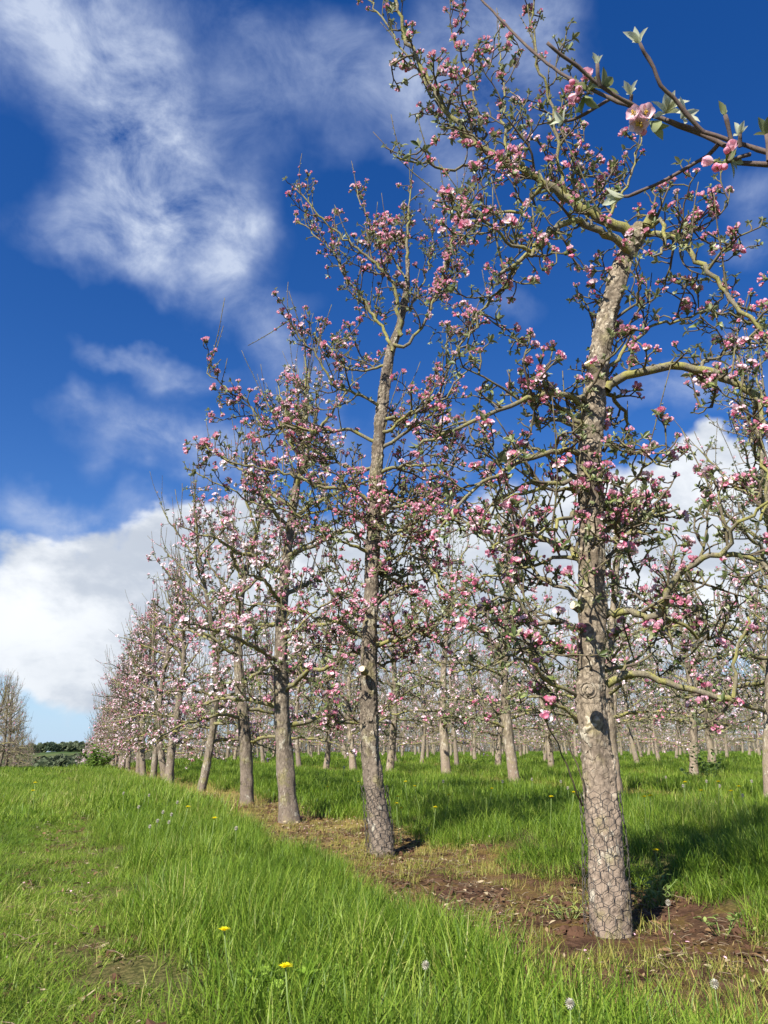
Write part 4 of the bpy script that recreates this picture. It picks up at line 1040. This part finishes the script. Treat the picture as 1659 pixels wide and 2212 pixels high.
    tuft(1272, 197, 1.1, 6, .034, Vector((-.2, -.3, .7)), grn, (.0, .8)); tuft(1262, 206, 1.1, 3, .040, Vector((.1, -.2, -1)), grn, (.9, 1.35)); tuft(1404, 262, 1.06, 3, .046, Vector((.35, -.3, -.8)), grn, (.7, 1.3))
    tuft(1575, 346, 1.02, 5, .030, Vector((.4, -.2, -.1)), grn, (.2, 1.0))
    def blo(px, py, y, d, k, nf, nb, op):
        pr = cluster_fine(rg, nf, nb, op); m = MB(); place(m, pr, [frame(P(px, py, y) - b, d, k, 1)]); m.build('blossom_cluster', [M_PETAL], br)
    blo(1262, 192, 1.1, Vector((-.8, -.5, -.1)), .85, 4, 3, (.15, .6)); blo(1385, 258, 1.04, Vector((-.4, -.75, -.55)), .88, 4, 1, (.8, 1.0)); blo(1568, 350, 1.02, Vector((-.8, -.5, -.1)), .85, 3, 2, (.2, .7))
branch_tree()

# ------------------------------------------------------------------ grass
def blade(rg, L, w, lean, bend, base, ang, tone, seg=4):
    v = []; d = Vector((math.cos(ang), math.sin(ang), 0)); side = Vector((-d.y, d.x, 0)); side = side * math.cos(.6) + d * math.sin(.6) * rg.uniform(-1, 1)
    p = Vector(base); th = lean
    for i in range(seg):
        ww = w * (1 - (i / seg) ** 1.6) * (.8 if i == 0 else 1)
        v += [tuple(p - side * ww / 2), tuple(p + side * ww / 2)]
        p = p + (d * math.sin(th) + Vector((0, 0, math.cos(th)))) * (L / seg); th += bend / seg
    v.append(tuple(p)); n = len(v)
    q = [(2 * i, 2 * i + 1, 2 * i + 3, 2 * i + 2) for i in range(seg - 1)]; t = [(n - 3, n - 2, n - 1)]
    return np.array(v), np.array(q), np.array(t), np.array([[tone, (i // 2) / seg, 0] for i in range(n)])
def tuft_mesh(seed, nb, rad, L, w, leanr, bendr, name, m, seg=4):
    rg = random.Random(seed); ps = []
    for _ in range(nb):
        a = rg.uniform(0, 6.283); r = rad * math.sqrt(rg.random()); b = (r * math.cos(a), r * math.sin(a), -.01)
        l = L * rg.uniform(.45, 1.1)
        ps.append(blade(rg, l, w * rg.uniform(.6, 1.2), abs(rg.gauss(0, leanr)), rg.uniform(*bendr), b, rg.uniform(0, 6.283), rg.random(), seg))
    b = MB(); v, q, t, c = join(ps); b.add(v, q, t, c); return b.mesh(name, [m])
def grass_mat(name, stops, trans=.45):
    m, k = mat(name)
    a = k.n('ShaderNodeSeparateColor', {0: k.n('ShaderNodeAttribute', attribute_name='col').outputs['Color']})
    tint = k.n('ShaderNodeAttribute', attribute_name='tint', attribute_type='INSTANCER').outputs['Fac']
    f = k.m('ADD', k.m('MULTIPLY', a.outputs[0], .62), k.m('MULTIPLY', tint, .38))
    c = k.ramp(f, stops)
    c = k.mix(k.m('MULTIPLY', k.mr(a.outputs[1], .35, .0), .5), c, (.20, .19, .07))
    finish(k, thin(k, c, None, trans, .45, .22)); return m
M_GRASS = grass_mat('grass_blades', [(.05, (.048, .10, .012)), (.30, (.11, .195, .018)), (.58, (.195, .305, .028)), (.80, (.32, .40, .06)), (.95, (.50, .42, .18))])
M_DRY = grass_mat('dry_grass_blades', [(.05, (.13, .19, .025)), (.35, (.25, .28, .045)), (.6, (.38, .34, .09)), (.8, (.44, .32, .11)), (.95, (.50, .40, .20))], .35)

def instancer(name, pts, rots, scls, idx, tint, meshes, label=None):
    col = bpy.data.collections.new(name + '_tufts')
    for i, me in enumerate(meshes):
        o = bpy.data.objects.new('tuft_%02d' % i, me); col.objects.link(o)
    me = bpy.data.meshes.new(name); me.vertices.add(len(pts)); me.vertices.foreach_set('co', np.asarray(pts, np.float32).ravel())
    for nm, ty, arr, key in (('rot', 'FLOAT_VECTOR', rots, 'vector'), ('scl', 'FLOAT_VECTOR', scls, 'vector'), ('idx', 'INT', idx, 'value'), ('tint', 'FLOAT', tint, 'value')):
        a = me.attributes.new(nm, ty, 'POINT'); a.data.foreach_set(key, np.asarray(arr, np.int32 if ty == 'INT' else np.float32).ravel())
    o = bpy.data.objects.new(name, me); C.objects.link(o); o['kind'] = 'stuff'
    if label: o['label'] = label
    ng = bpy.data.node_groups.new(name + '_scatter', 'GeometryNodeTree')
    ng.interface.new_socket('Geometry', in_out='INPUT', socket_type='NodeSocketGeometry'); ng.interface.new_socket('Geometry', in_out='OUTPUT', socket_type='NodeSocketGeometry')
    N = ng.nodes; gi = N.new('NodeGroupInput'); go = N.new('NodeGroupOutput'); ip = N.new('GeometryNodeInstanceOnPoints'); ci = N.new('GeometryNodeCollectionInfo')
    ci.inputs['Collection'].default_value = col; ci.inputs['Separate Children'].default_value = True; ci.inputs['Reset Children'].default_value = True
    def at(nm, ty): n = N.new('GeometryNodeInputNamedAttribute'); n.data_type = ty; n.inputs[0].default_value = nm; return [s for s in n.outputs if s.enabled][0]
    ln = ng.links.new
    ln(gi.outputs[0], ip.inputs['Points']); ln(ci.outputs[0], ip.inputs['Instance']); ip.inputs['Pick Instance'].default_value = True
    ln(at('idx', 'INT'), ip.inputs['Instance Index']); ln(at('rot', 'FLOAT_VECTOR'), ip.inputs['Rotation']); ln(at('scl', 'FLOAT_VECTOR'), ip.inputs['Scale'])
    ln(ip.outputs[0], go.inputs[0])
    md = o.modifiers.new('scatter', 'NODES'); md.node_group = ng
    return o
def build_grass():
    rg = np.random.default_rng(4)
    def scatter(r0, r1, per_m2, az=R(36)):
        area = az * (r1 * r1 - r0 * r0); n = int(area * per_m2)
        r = np.sqrt(rg.random(n) * (r1 * r1 - r0 * r0) + r0 * r0); a = (rg.random(n) * 2 - 1) * az
        return r * np.sin(a), r * np.cos(a)
    near = [tuft_mesh(200 + i, 42, .075, .20, .0050, .36, (.2, 1.6), 'tuft', M_GRASS, 5) for i in range(7)]
    flat = [tuft_mesh(230 + i, 40, .09, .13, .0045, .75, (.5, 1.5), 'tuft', M_GRASS, 4) for i in range(4)]
    mid = [tuft_mesh(260 + i, 60, .19, .22, .011, .32, (.2, 1.3), 'tuft', M_GRASS, 3) for i in range(5)]
    far = [tuft_mesh(290 + i, 60, .45, .22, .030, .38, (.2, 1.2), 'tuft', M_GRASS, 2) for i in range(4)]
    meshes = near + flat + mid + far
    X, Y, K = [], [], []
    for r0, r1, dn, kind in ((.9, 5, 165, 0), (5, 9, 100, 0), (9, 16, 28, 2), (16, 30, 12, 2), (30, 52, 3.0, 3), (52, 95, .9, 3)):
        x, y = scatter(r0, r1, dn); X.append(x); Y.append(y); K.append(np.full(len(x), kind))
    x = np.concatenate(X); y = np.concatenate(Y); K = np.concatenate(K); s, t = st_of(x, y); n = len(x)
    nz = vnoise(x * 1.5 + 11, y * 1.5 + 5); nb = vnoise(x * .6 + 31, y * .6 + 15); nf = vnoise(x * 5, y * 5 + 3)
    sj = s + (nz - .5) * .45
    m = np.abs((sj + ROWGAP / 2) % ROWGAP - ROWGAP / 2)
    instrip = (m < np.where(s < 0, .56 + .16 * (1 - ss(t, .6, 3.2)), .56)) & (s > -2) & (np.hypot(x, y) < 60) 
    trk = np.exp(-((sj + 2.2) / .34) ** 2)
    left = sj < -2.5
    hgt = .62 + .55 * nz + .35 * (nb - .5)
    hgt = np.where((sj > -1.9) & (sj < -.4), hgt * 1.12 + .08, hgt); hgt = np.where(sj > .5, hgt * 1.12, hgt); hgt = np.where(left, hgt * (.78 + .35 * (y < 5)), hgt)
    hgt *= 1 - .45 * trk
    keep = ~instrip & (rg.random(n) > trk * (.0 + .35 * (nf > .62)))
    for px, py, rad in ((285, 2095, .19), (255, 1940, .17), (240, 2040, .12), (215, 1850, .16)):
        c = on_ground(px, py, 0); keep &= ~((np.hypot((x - c.x), (y - c.y) / 1.1) < rad * (.6 + .7 * nf)) & (rg.random(n) < .88))
    keep &= np.hypot(x - T1P.x, y - T1P.y) > .16
    x, y, K, s, hgt, trk, nz, nb, nf = (a[keep] for a in (x, y, K, s, hgt, trk, nz, nb, nf)); n = len(x)
    isflat = (K == 0) & ((trk > .3) | (rg.random(n) < .22) | ((s < -2.5) & (rg.random(n) < .35)))
    idx = np.where(K == 0, np.where(isflat, 7 + rg.integers(0, 4, n), rg.integers(0, 7, n)), np.where(K == 2, 11 + rg.integers(0, 5, n), 16 + rg.integers(0, 4, n)))
    z = ground(x, y)
    rot = np.stack([rg.normal(0, .10, n), rg.normal(0, .10, n), rg.random(n) * 6.283], -1)
    sz = hgt * rg.uniform(.8, 1.2, n); scl = np.stack([.75 + .35 * sz, .75 + .35 * sz, sz], -1)
    tint = np.clip(.42 + .5 * (nz - .5) + .5 * (nb - .5) + .25 * trk + rg.normal(0, .12, n) + np.where(s < -2.4, -.05, .08) - np.where(s > .5, .06, 0), 0, 1)
    instancer('grass', np.stack([x, y, z], -1), rot, scl, idx, tint, meshes, 'lush green meadow grass between the tree rows')
    x, y = scatter(1.5, 11, 190); s, t = st_of(x, y); nz = vnoise(x * 1.5 + 11, y * 1.5 + 5); nf = vnoise(x * 5, y * 5 + 3)
    sj = s + (nz - .5) * .45; keep = (np.abs(sj + 2.2) < .55) & (nf < .62)
    for px, py, rad in ((285, 2095, .19), (255, 1940, .17), (240, 2040, .12), (215, 1850, .16)):
        c = on_ground(px, py, 0); keep &= np.hypot(x - c.x, (y - c.y) / 1.1) > rad * (.6 + .7 * nf)
    x, y, nz = x[keep], y[keep], nz[keep]; n = len(x); k = rg.uniform(.28, .6, n); rot = np.stack([rg.normal(0, .15, n), rg.normal(0, .15, n), rg.random(n) * 6.283], -1)
    instancer('short_grass', np.stack([x, y, ground(x, y)], -1), rot, np.stack([k + .25, k + .25, k], -1), rg.integers(0, 4, n), np.clip(.55 + .6 * (nz - .5) + rg.normal(0, .2, n), 0, 1), flat, 'short trodden grass of the wheel track')
    # sparse dry tufts and mossy yellow growth on the bare strips
    dry = [tuft_mesh(320 + i, 26, .05, .085, .0032, .7, (.3, 1.5), 'tuft', M_DRY, 3) for i in range(5)] + [tuft_mesh(340 + i, 34, .12, .05, .004, 1.0, (.3, 1.2), 'tuft', M_DRY, 2) for i in range(4)]
    x = np.concatenate([scatter(1.5, 9, 70)[0] * 0]); X = []; Y = []
    for r0, r1, dn in ((1.5, 7, 200), (7, 20, 90), (20, 45, 18)):
        a, b = scatter(r0, r1, dn); X.append(a); Y.append(b)
    x = np.concatenate(X); y = np.concatenate(Y); s, t = st_of(x, y); nz = vnoise(x * 1.9 + 5, y * 1.9 + 2); nf = vnoise(x * 6 + 8, y * 6)
    m = np.abs((s + ROWGAP / 2) % ROWGAP - ROWGAP / 2)
    keep = (m < .85) & (s > -2) & ((nz * .55 + nf * .45 + .20 * ss(t, .8, 3.5) + .15 * (m > .5) - .05) > .5)
    x, y, nz, t = x[keep], y[keep], nz[keep], t[keep]; n = len(x)
    rot = np.stack([rg.normal(0, .15, n), rg.normal(0, .15, n), rg.random(n) * 6.283], -1); k = rg.uniform(.6, 1.35, n) * np.where(np.hypot(x, y) > 12, 1.4, 1)
    instancer('dry_grass', np.stack([x, y, ground(x, y)], -1), rot, np.stack([k, k, k], -1), rg.integers(0, 9, n), np.clip(.35 + .45 * ss(t, 1, 7) + rg.normal(0, .2, n), 0, 1), dry, 'straw yellow moss and dry grass on the bare strip under the trees')
build_grass()
def build_litter():
    rg = np.random.default_rng(9); rr = random.Random(3); ms = []
    M_CLOD = simple('soil_clod', (.085, .045, .027), .95, .1, 40)
    M_LITTER = attr_thin('dead_leaf', .15, None, .8, .1, .3)
    for i in range(5):
        b = MB(); v, q, t, c = ball(1, 1.3, (1, 1, 1), (1, 1, 1), 8); v = v - np.array([0, 0, .65])
        v = np.array([Vector(p) * (1 + .5 * mnoise.noise(Vector(p) * 1.7 + Vector((i * 5, 0, 0)))) for p in v]) * .014; b.add(v, q, t, c); ms.append(b.mesh('clod', [M_CLOD], False))
    for i in range(5):
        b = MB()
        for _ in range(6):
            c = rr.choice([(.20, .12, .06), (.28, .19, .10), (.13, .08, .045), (.36, .29, .18)]); l = rr.uniform(.015, .035)
            pr = xf(leaf_grid(l, l * rr.uniform(.2, .6), rr.uniform(-.6, .6), .4, 4, c, c), Matrix.Translation((rr.gauss(0, .05), rr.gauss(0, .05), .004)) @ rotm(rr.uniform(0, 6.3), rr.uniform(-.2, .4))); b.add(*pr[:3], col=pr[3])
        for _ in range(2):
            p = Vector((rr.gauss(0, .05), rr.gauss(0, .05), .004)); d = Vector((rr.gauss(0, 1), rr.gauss(0, 1), .1)).normalized() * rr.uniform(.02, .07); add_tubes(b, [([p, p + d * .5 + Vector((0, 0, .004)), p + d], [.0016, .0014, .001])], lambda _: 4, col=(.2, .15, .1))
        if i > 3:
            for _ in range(1):
                pr = xf(petal(.011, .009, .3, MIDP, PALE, 3), Matrix.Translation((rr.gauss(0, .05), rr.gauss(0, .05), .006)) @ rotm(rr.uniform(0, 6.3), rr.uniform(-.2, .3))); b.add(*pr[:3], col=pr[3])
        ms.append(b.mesh('litter', [M_LITTER], False))
    n = 26000; r = np.sqrt(rg.random(n) * (14 ** 2 - 1.5 ** 2) + 1.5 ** 2); a = (rg.random(n) * 2 - 1) * R(36); x, y = r * np.sin(a), r * np.cos(a); s, t = st_of(x, y)
    nz = vnoise(x * 2.3 + 1, y * 2.3); keep = (((np.abs(s) < .8) & (nz > .3)) | ((np.abs(s + 2.2) < .3) & (rg.random(n) < .5)))
    x, y, nz = x[keep], y[keep], nz[keep]; n = len(x)
    idx = np.where(rg.random(n) < .55, rg.integers(0, 5, n), rg.integers(5, 10, n)); k = np.exp(rg.normal(-.1, .5, n)); k = np.where(idx > 4, np.clip(k, .7, 1.4), k)
    rot = np.stack([rg.normal(0, .2, n) + (idx < 5) * rg.random(n) * 6, rg.normal(0, .2, n), rg.random(n) * 6.283], -1)
    instancer('soil_litter', np.stack([x, y, ground(x, y) + .002], -1), rot, np.stack([k] * 3, -1), idx, np.zeros(n), ms, 'clods, dead leaves, twigs and fallen petals on the bare strip')
build_litter()

# ------------------------------------------------------------------ dandelions and weeds
M_STEM = simple('flower_stem', (.16, .22, .06), .6, .25, 30)
M_YEL = attr_thin('yellow_petals', .25, None, .6, .1, .1)
M_FLUFF = attr_thin('seed_fluff', .4, None, .8, .05, .05)
def dandelion_meshes(seed, seedhead):
    rg = random.Random(seed); top = Vector((rg.uniform(-.03, .03), rg.uniform(-.03, .03), .22)); st = MB()
    add_tubes(st, [([Vector((0, 0, -.01)), Vector((0, 0, .08)), top * .7 + Vector((0, 0, .0)), top], [.0022, .002, .0019, .0017])], lambda _: 6)
    h = MB(); ps = []
    if not seedhead:
        for ring, n in ((0, 16), (1, 14), (2, 10)):
            for i in range(n):
                L_ = (.019, .014, .009)[ring]; c = (.80, .66, .012) if ring < 2 else (.78, .56, .008)
                ps.append(xf(leaf_grid(L_, L_ * .3, .2, .2, 2, c, (.85, .74, .016)), Matrix.Translation(top) @ rotm(i * 6.283 / n + ring, .12 + .42 * ring + rg.uniform(-.1, .1))))
    else:
        for i in range(60):
            u = 1 - 2 * (i + .5) / 60; a = i * 2.4; r = math.sqrt(1 - u * u); d = Vector((r * math.cos(a), r * math.sin(a), u))
            l = leaf_grid(.017, .008, 0, .0, 2, (.56, .52, .42), (.66, .62, .52))
            ps.append(xf(l, Matrix.Translation(top + Vector((0, 0, .006))) @ d.to_track_quat('Y', 'Z').to_matrix().to_4x4()))
        ps.append(xf(ball(.004, .008, (.3, .3, .15), (.4, .4, .25)), Matrix.Translation(top)))
    h.add(*join(ps)[:3], col=join(ps)[3])
    return st.mesh('stem', [M_STEM]), h.mesh('flower_head' if not seedhead else 'seed_head', [M_YEL if not seedhead else M_FLUFF])
DAN = [dandelion_meshes(i, False) for i in (1, 2, 3)]; SEED = [dandelion_meshes(i, True) for i in (4, 5, 6)]
def ground_hit(px, py, h=0.0):
    """ground point under a flower seen at (px,py) at height h above the ground"""
    u, v = (px - W0 / 2) / F, (H0 / 2 - py) / F
    d = Vector((u, cp - v * sp_, sp_ + v * cp)); lo = .8
    s = lo
    while s < 90:
        q = Vector((0, 0, CAM_H)) + d * s
        if q.z <= gz(q.x, q.y) + h: break
        s *= 1.012
    return q
def dandelions():
    rg = random.Random(6)
    yel = [(455, 1770, 'yellow dandelion left of the third and fourth trunks'), (512, 2008, 'yellow dandelion in the wheel track grass at lower left'), (640, 2098, 'large yellow dandelion nearest the camera at the bottom'),
           (857, 1721, 'yellow dandelion just right of the second trunk, topmost of three'), (861, 1736, 'yellow dandelion just right of the second trunk, middle of three'), (866, 1748, 'yellow dandelion just right of the second trunk, lowest of three'),
           (1420, 1838, 'yellow dandelion in the tall grass right of the nearest trunk'), (68, 1708, 'small yellow dandelion at the far left of the alley'), (78, 1692, 'small yellow dandelion far up the left alley'), (395, 1744, 'yellow dandelion left of the fifth trunk'),
           (1185, 1722, None), (1225, 1712, None), (1285, 1700, None), (1395, 1719, None), (1390, 1722, None), (1610, 1700, None), (1500, 1708, None), (1545, 1690, None), (770, 1690, None), (905, 1700, None), (960, 1718, None), (1050, 1705, None), (1470, 1690, None), (935, 1745, None), (880, 1690, None), (1590, 1712, None), (700, 1700, None)]
    sd_ = [(510, 1792, 'white dandelion seed head left of the third trunk'), (902, 2090, 'white dandelion seed head on a tall stem at bottom centre'), (1548, 2135, 'grey dandelion clock on the bare soil at lower right'), (1228, 2185, 'small closed white seed head at the bottom edge, right of centre'),
           (1440, 1955, 'white seed head low in front of the nearest trunk'), (345, 1757, 'white dandelion clock among several left of the fifth trunk'), (376, 1735, None), (340, 1775, None), (358, 1780, None), (365, 1765, None), (330, 1790, None), (300, 1745, None), (1258, 1672, None), (1210, 1690, None), (1230, 1705, None), (1290, 1690, None), (1440, 1680, None), (1560, 1700, None), (1620, 1690, None), (1150, 1685, None), (1080, 1690, None), (700, 1650, None), (740, 1660, None), (960, 1690, None), (1520, 1690, None), (270, 1715, None), (320, 1720, None), (1330, 1720, None), (1600, 1720, None), (1480, 1700, None)]
    for lst, sets, nm, part, gen, grp in ((yel, DAN, 'dandelion', 'flower_head', 'tiny yellow dandelion far out in the grass alley behind the near row', 'yellow dandelions in the grass'), (sd_, SEED, 'dandelion_clock', 'seed_head', 'tiny white dandelion clock far off in the meadow grass', 'white dandelion seed heads')):
        for px, py, lab in lst:
            k = 1.0 if nm == 'dandelion' else .74; q = ground_hit(px, py, .22 * k); d = math.hypot(q.x, q.y); k = min(1.75, (.95 if nm == 'dandelion' else .62) + d * .045); q = ground_hit(px, py, .22 * k)
            if q.y > 60: continue
            r = empty(nm, (q.x, q.y, gz(q.x, q.y)), lab or gen, 'dandelion' if nm == 'dandelion' else 'seed head', grp, rg.uniform(0, 6.3))
            r.scale = (k, k, k)
            st, hd = sets[rg.randrange(3)]
            for n_, me in (('stem', st), (part, hd)):
                o = bpy.data.objects.new(n_, me); C.objects.link(o); o.parent = r
dandelions()
def leafy_plant(name, px, py, label, cat, n, L_, h, cols, seed, wide=.12, k=.5):
    rg = random.Random(seed); q = ground_hit(px, py); q.z = gz(q.x, q.y)
    root = empty(name, q, label, cat, 'leafy weeds on the bare strip' if cat == 'weed' else None)
    st = MB(); lf = MB(); tubes = []; ms = []
    for i in range(n):
        a = rg.uniform(0, 6.283); r = wide * math.sqrt(rg.random()); top = Vector((r * math.cos(a) * 1.4, r * math.sin(a) * 1.4, h * rg.uniform(.3, 1))); base = Vector((r * .3 * math.cos(a), r * .3 * math.sin(a), -.01))
        mid = (base + top) / 2 + Vector((rg.uniform(-.02, .02), rg.uniform(-.02, .02), .02)); tubes.append(([base, mid, top], [.0025, .002, .0015]))
        for j in range(5):
            p = mid.lerp(top, j / 4); aa = rg.uniform(0, 6.283); l = L_ * rg.uniform(.6, 1.15); c = rg.choice(cols)
            pr = xf(leaf_grid(l, l * k * rg.uniform(.8, 1.3), rg.uniform(-.5, .2), .4, 4, c, tuple(x * 1.25 for x in c)), Matrix.Translation(p) @ rotm(aa, rg.uniform(-.1, .8)))
            lf.add(*pr[:3], col=pr[3])
    add_tubes(st, tubes, lambda _: 5); st.build('stem', [M_STEM], root); lf.build('leaves', [M_PLANT], root)
PG = [(.20, .27, .07), (.26, .32, .09), (.15, .22, .05)]
leafy_plant('weed', 1415, 1965, 'pale green leafy weed clump right beside the nearest trunk foot', 'weed', 16, .035, .16, PG, 1, .12)
leafy_plant('weed', 1225, 1985, 'yellowish low weed clump just left of the nearest trunk foot', 'weed', 14, .03, .08, [(.32, .32, .08), (.25, .29, .07)], 2, .10, .3)
leafy_plant('weed', 1560, 2020, 'small green weed at the right edge of the bare strip', 'weed', 9, .03, .09, PG, 3, .10)
leafy_plant('weed', 635, 2165, 'bright broad-leaved weed below the lowest yellow dandelion', 'weed', 16, .045, .10, [(.17, .28, .03), (.22, .33, .045)], 5, .13, .8)
leafy_plant('weed', 1345, 1905, 'thin sprawling weed behind the nearest trunk foot', 'weed', 9, .03, .12, PG, 6, .12)
leafy_plant('shrub', 1530, 1700, 'green leafy sapling shrub growing at a trunk in the rows behind', 'shrub', 30, .11, .75, [(.07, .12, .03), (.10, .16, .04)], 7, .35)
leafy_plant('shrub', 208, 1668, 'bright green leafy shrub at the left end of the near row', 'shrub', 70, .17, .95, [(.13, .21, .04), (.10, .17, .03), (.16, .25, .05)], 8, .42, .7)
def dead_twig(px, py, label, seed):
    q = ground_hit(px, py); q.z = gz(q.x, q.y) + .03; g = Grow(seed); g.cur = []
    pts, d = g.wander(Vector((0, 0, 0)), Vector((1, .3, .15)), .3, 6, .25, 0); g.tube(pts, .006, .003)
    for i in (2, 4): a, _ = g.wander(pts[i], Vector((.5, .8 * (-1) ** i, .5)), .14, 3, .3, 0); g.tube(a, .004, .0025)
    mb = MB(); add_tubes(mb, g.cur, side_count_near); o = mb.build('fallen_twig', [M_TWIG_GREY]); o.location = q
    tag(o, label, 'twig', 'fallen prunings under the trees')
dead_twig(880, 1828, 'pale forked twig lying right of the second trunk foot', 3)

# ------------------------------------------------------------------ far valley
def far_hill():
    m, k = mat('hill_fields'); pos = k.n('ShaderNodeNewGeometry').outputs['Position']
    vo = k.n('ShaderNodeTexVoronoi', {'Vector': k.vm('MULTIPLY', pos, (1, .5, 1)), 'Scale': .011}).outputs['Color']
    f = k.n('ShaderNodeSeparateColor', {0: vo}).outputs[0]; n = k.noise(pos, .06, 5, .6)
    c = k.ramp(f, [(.2, (.045, .075, .03)), (.5, (.075, .115, .04)), (.8, (.09, .10, .045))])
    c = k.mix(k.mr(n, .5, .6), c, (.045, .07, .03))
    p = k.n('ShaderNodeBsdfPrincipled', {'Base Color': c, 'Roughness': 1.0, 'Specular IOR Level': 0}); finish(k, p.outputs[0])
    na, nr = 80, 30; A = np.linspace(R(-48), R(-8), na); D = np.linspace(300, 1500, nr); AA, DD = np.meshgrid(A, D)
    X = DD * np.sin(AA); Y = DD * np.cos(AA)
    crest = (19 + 6 * (vnoise(AA * 14 + 5, AA * 0) - .5)) * ss(AA, R(-5), R(-16)) if False else (7 + 6 * (vnoise(AA * 16 + 5, AA * 0 + 2) - .5)) * (1 - ss(AA, R(-19), R(-9)))
    Z = -14 + ss(DD, 330, 760) * (crest + 14) * (1 - .9 * ss(DD, 950, 1500)) + 2 * (vnoise(X * .02, Y * .02) - .5)
    V = np.stack([X, Y, Z], -1).reshape(-1, 3); i, j = np.meshgrid(np.arange(nr - 1), np.arange(na - 1), indexing='ij')
    q = np.stack([i * na + j, i * na + j + 1, (i + 1) * na + j + 1, (i + 1) * na + j], -1).reshape(-1, 4)
    mb = MB(); mb.add(V, q); o = mb.build('hill', [m]); o['kind'] = 'structure'
    # woods on the hill: many leafy crowns, one far-off mass
    rg = random.Random(4); w = MB()
    for _ in range(1300):
        a = R(rg.uniform(-32, -15)); d = rg.uniform(430, 800); x, y = d * math.sin(a), d * math.cos(a)
        if vnoise(x * .013 + 3, y * .013) < .36: continue
        c_ = (7 + 6 * (float(vnoise(a * 16 + 5, 2)) - .5)) * (1 - float(ss(a, R(-19), R(-9)))); z = -14 + float(ss(d, 330, 760)) * (c_ + 14)
        hgt = rg.uniform(4, 8); g = rg.uniform(.75, 1.2); dk = (.06, .085, .05) if vnoise(x * .01 + 40, y * .01) > .55 else (.11, .135, .07)
        nl = 46
        for _ in range(nl):
            u = Vector((rg.gauss(0, 1), rg.gauss(0, 1), rg.gauss(0, 1))).normalized() * rg.uniform(.6, 1); p = Vector((x + u.x * hgt * .42, y + u.y * hgt * .42, z + hgt * .55 + u.z * hgt * .45)); e = rg.uniform(.9, 1.9)
            r1 = Vector((rg.gauss(0, 1), rg.gauss(0, 1), rg.gauss(0, 1))).normalized(); r2 = r1.orthogonal().normalized() * e; r1 = r1 * e; kk = g * rg.uniform(.7, 1.3)
            w.add([tuple(p + r1), tuple(p + r2), tuple(p - r1), tuple(p - r2)], [(0, 1, 2, 3)], col=tuple(v * kk for v in dk))
    o = w.build('woodland', [M_PLANT], smooth=False); o['kind'] = 'stuff'; o['label'] = 'dark far woodland on the hillside across the valley'
far_hill()

def hedge():
    rg = random.Random(12); tubes = []; lf = MB(); ms = []
    root = empty('hedge', tuple(T1P + N1 * 40 + D1 * 77), 'long grey brown bare hedge closing the back of the orchard behind the last rows', 'hedge')
    o0 = root.location.copy()
    for i in range(7500):
        s = rg.uniform(2, 100); t = 77 + rg.gauss(0, .8); q = T1P + N1 * s + D1 * t
        hgt = rg.uniform(.8, 3.0) * (1 + .35 * (float(vnoise(s * .3, 3)) - .5)); z = gz(q.x, q.y) - .05; b = Vector((q.x, q.y, z)) - o0
        b.z = z - o0.z
        m = b + Vector((rg.gauss(0, .2), rg.gauss(0, .2), hgt * .5)); e = m + Vector((rg.gauss(0, .4), rg.gauss(0, .4), hgt * .5)); tubes.append(([b, m, e], [.022, .017, .010]))
        for _ in range(3): ms.append(frame(m.lerp(e, rg.random()) + Vector((rg.gauss(0, .2),) * 3), Vector((rg.gauss(0, 1), rg.gauss(0, 1), 1)), rg.uniform(1.5, 3.5), 0))
    mb = MB(); add_tubes(mb, tubes, lambda _: 3); mb.build('twigs', [M_TWIG_GREY], root); place(lf, ROSBUDFAR[0], ms); lf.build('leaves', [M_LEAFFAR], root)
hedge()
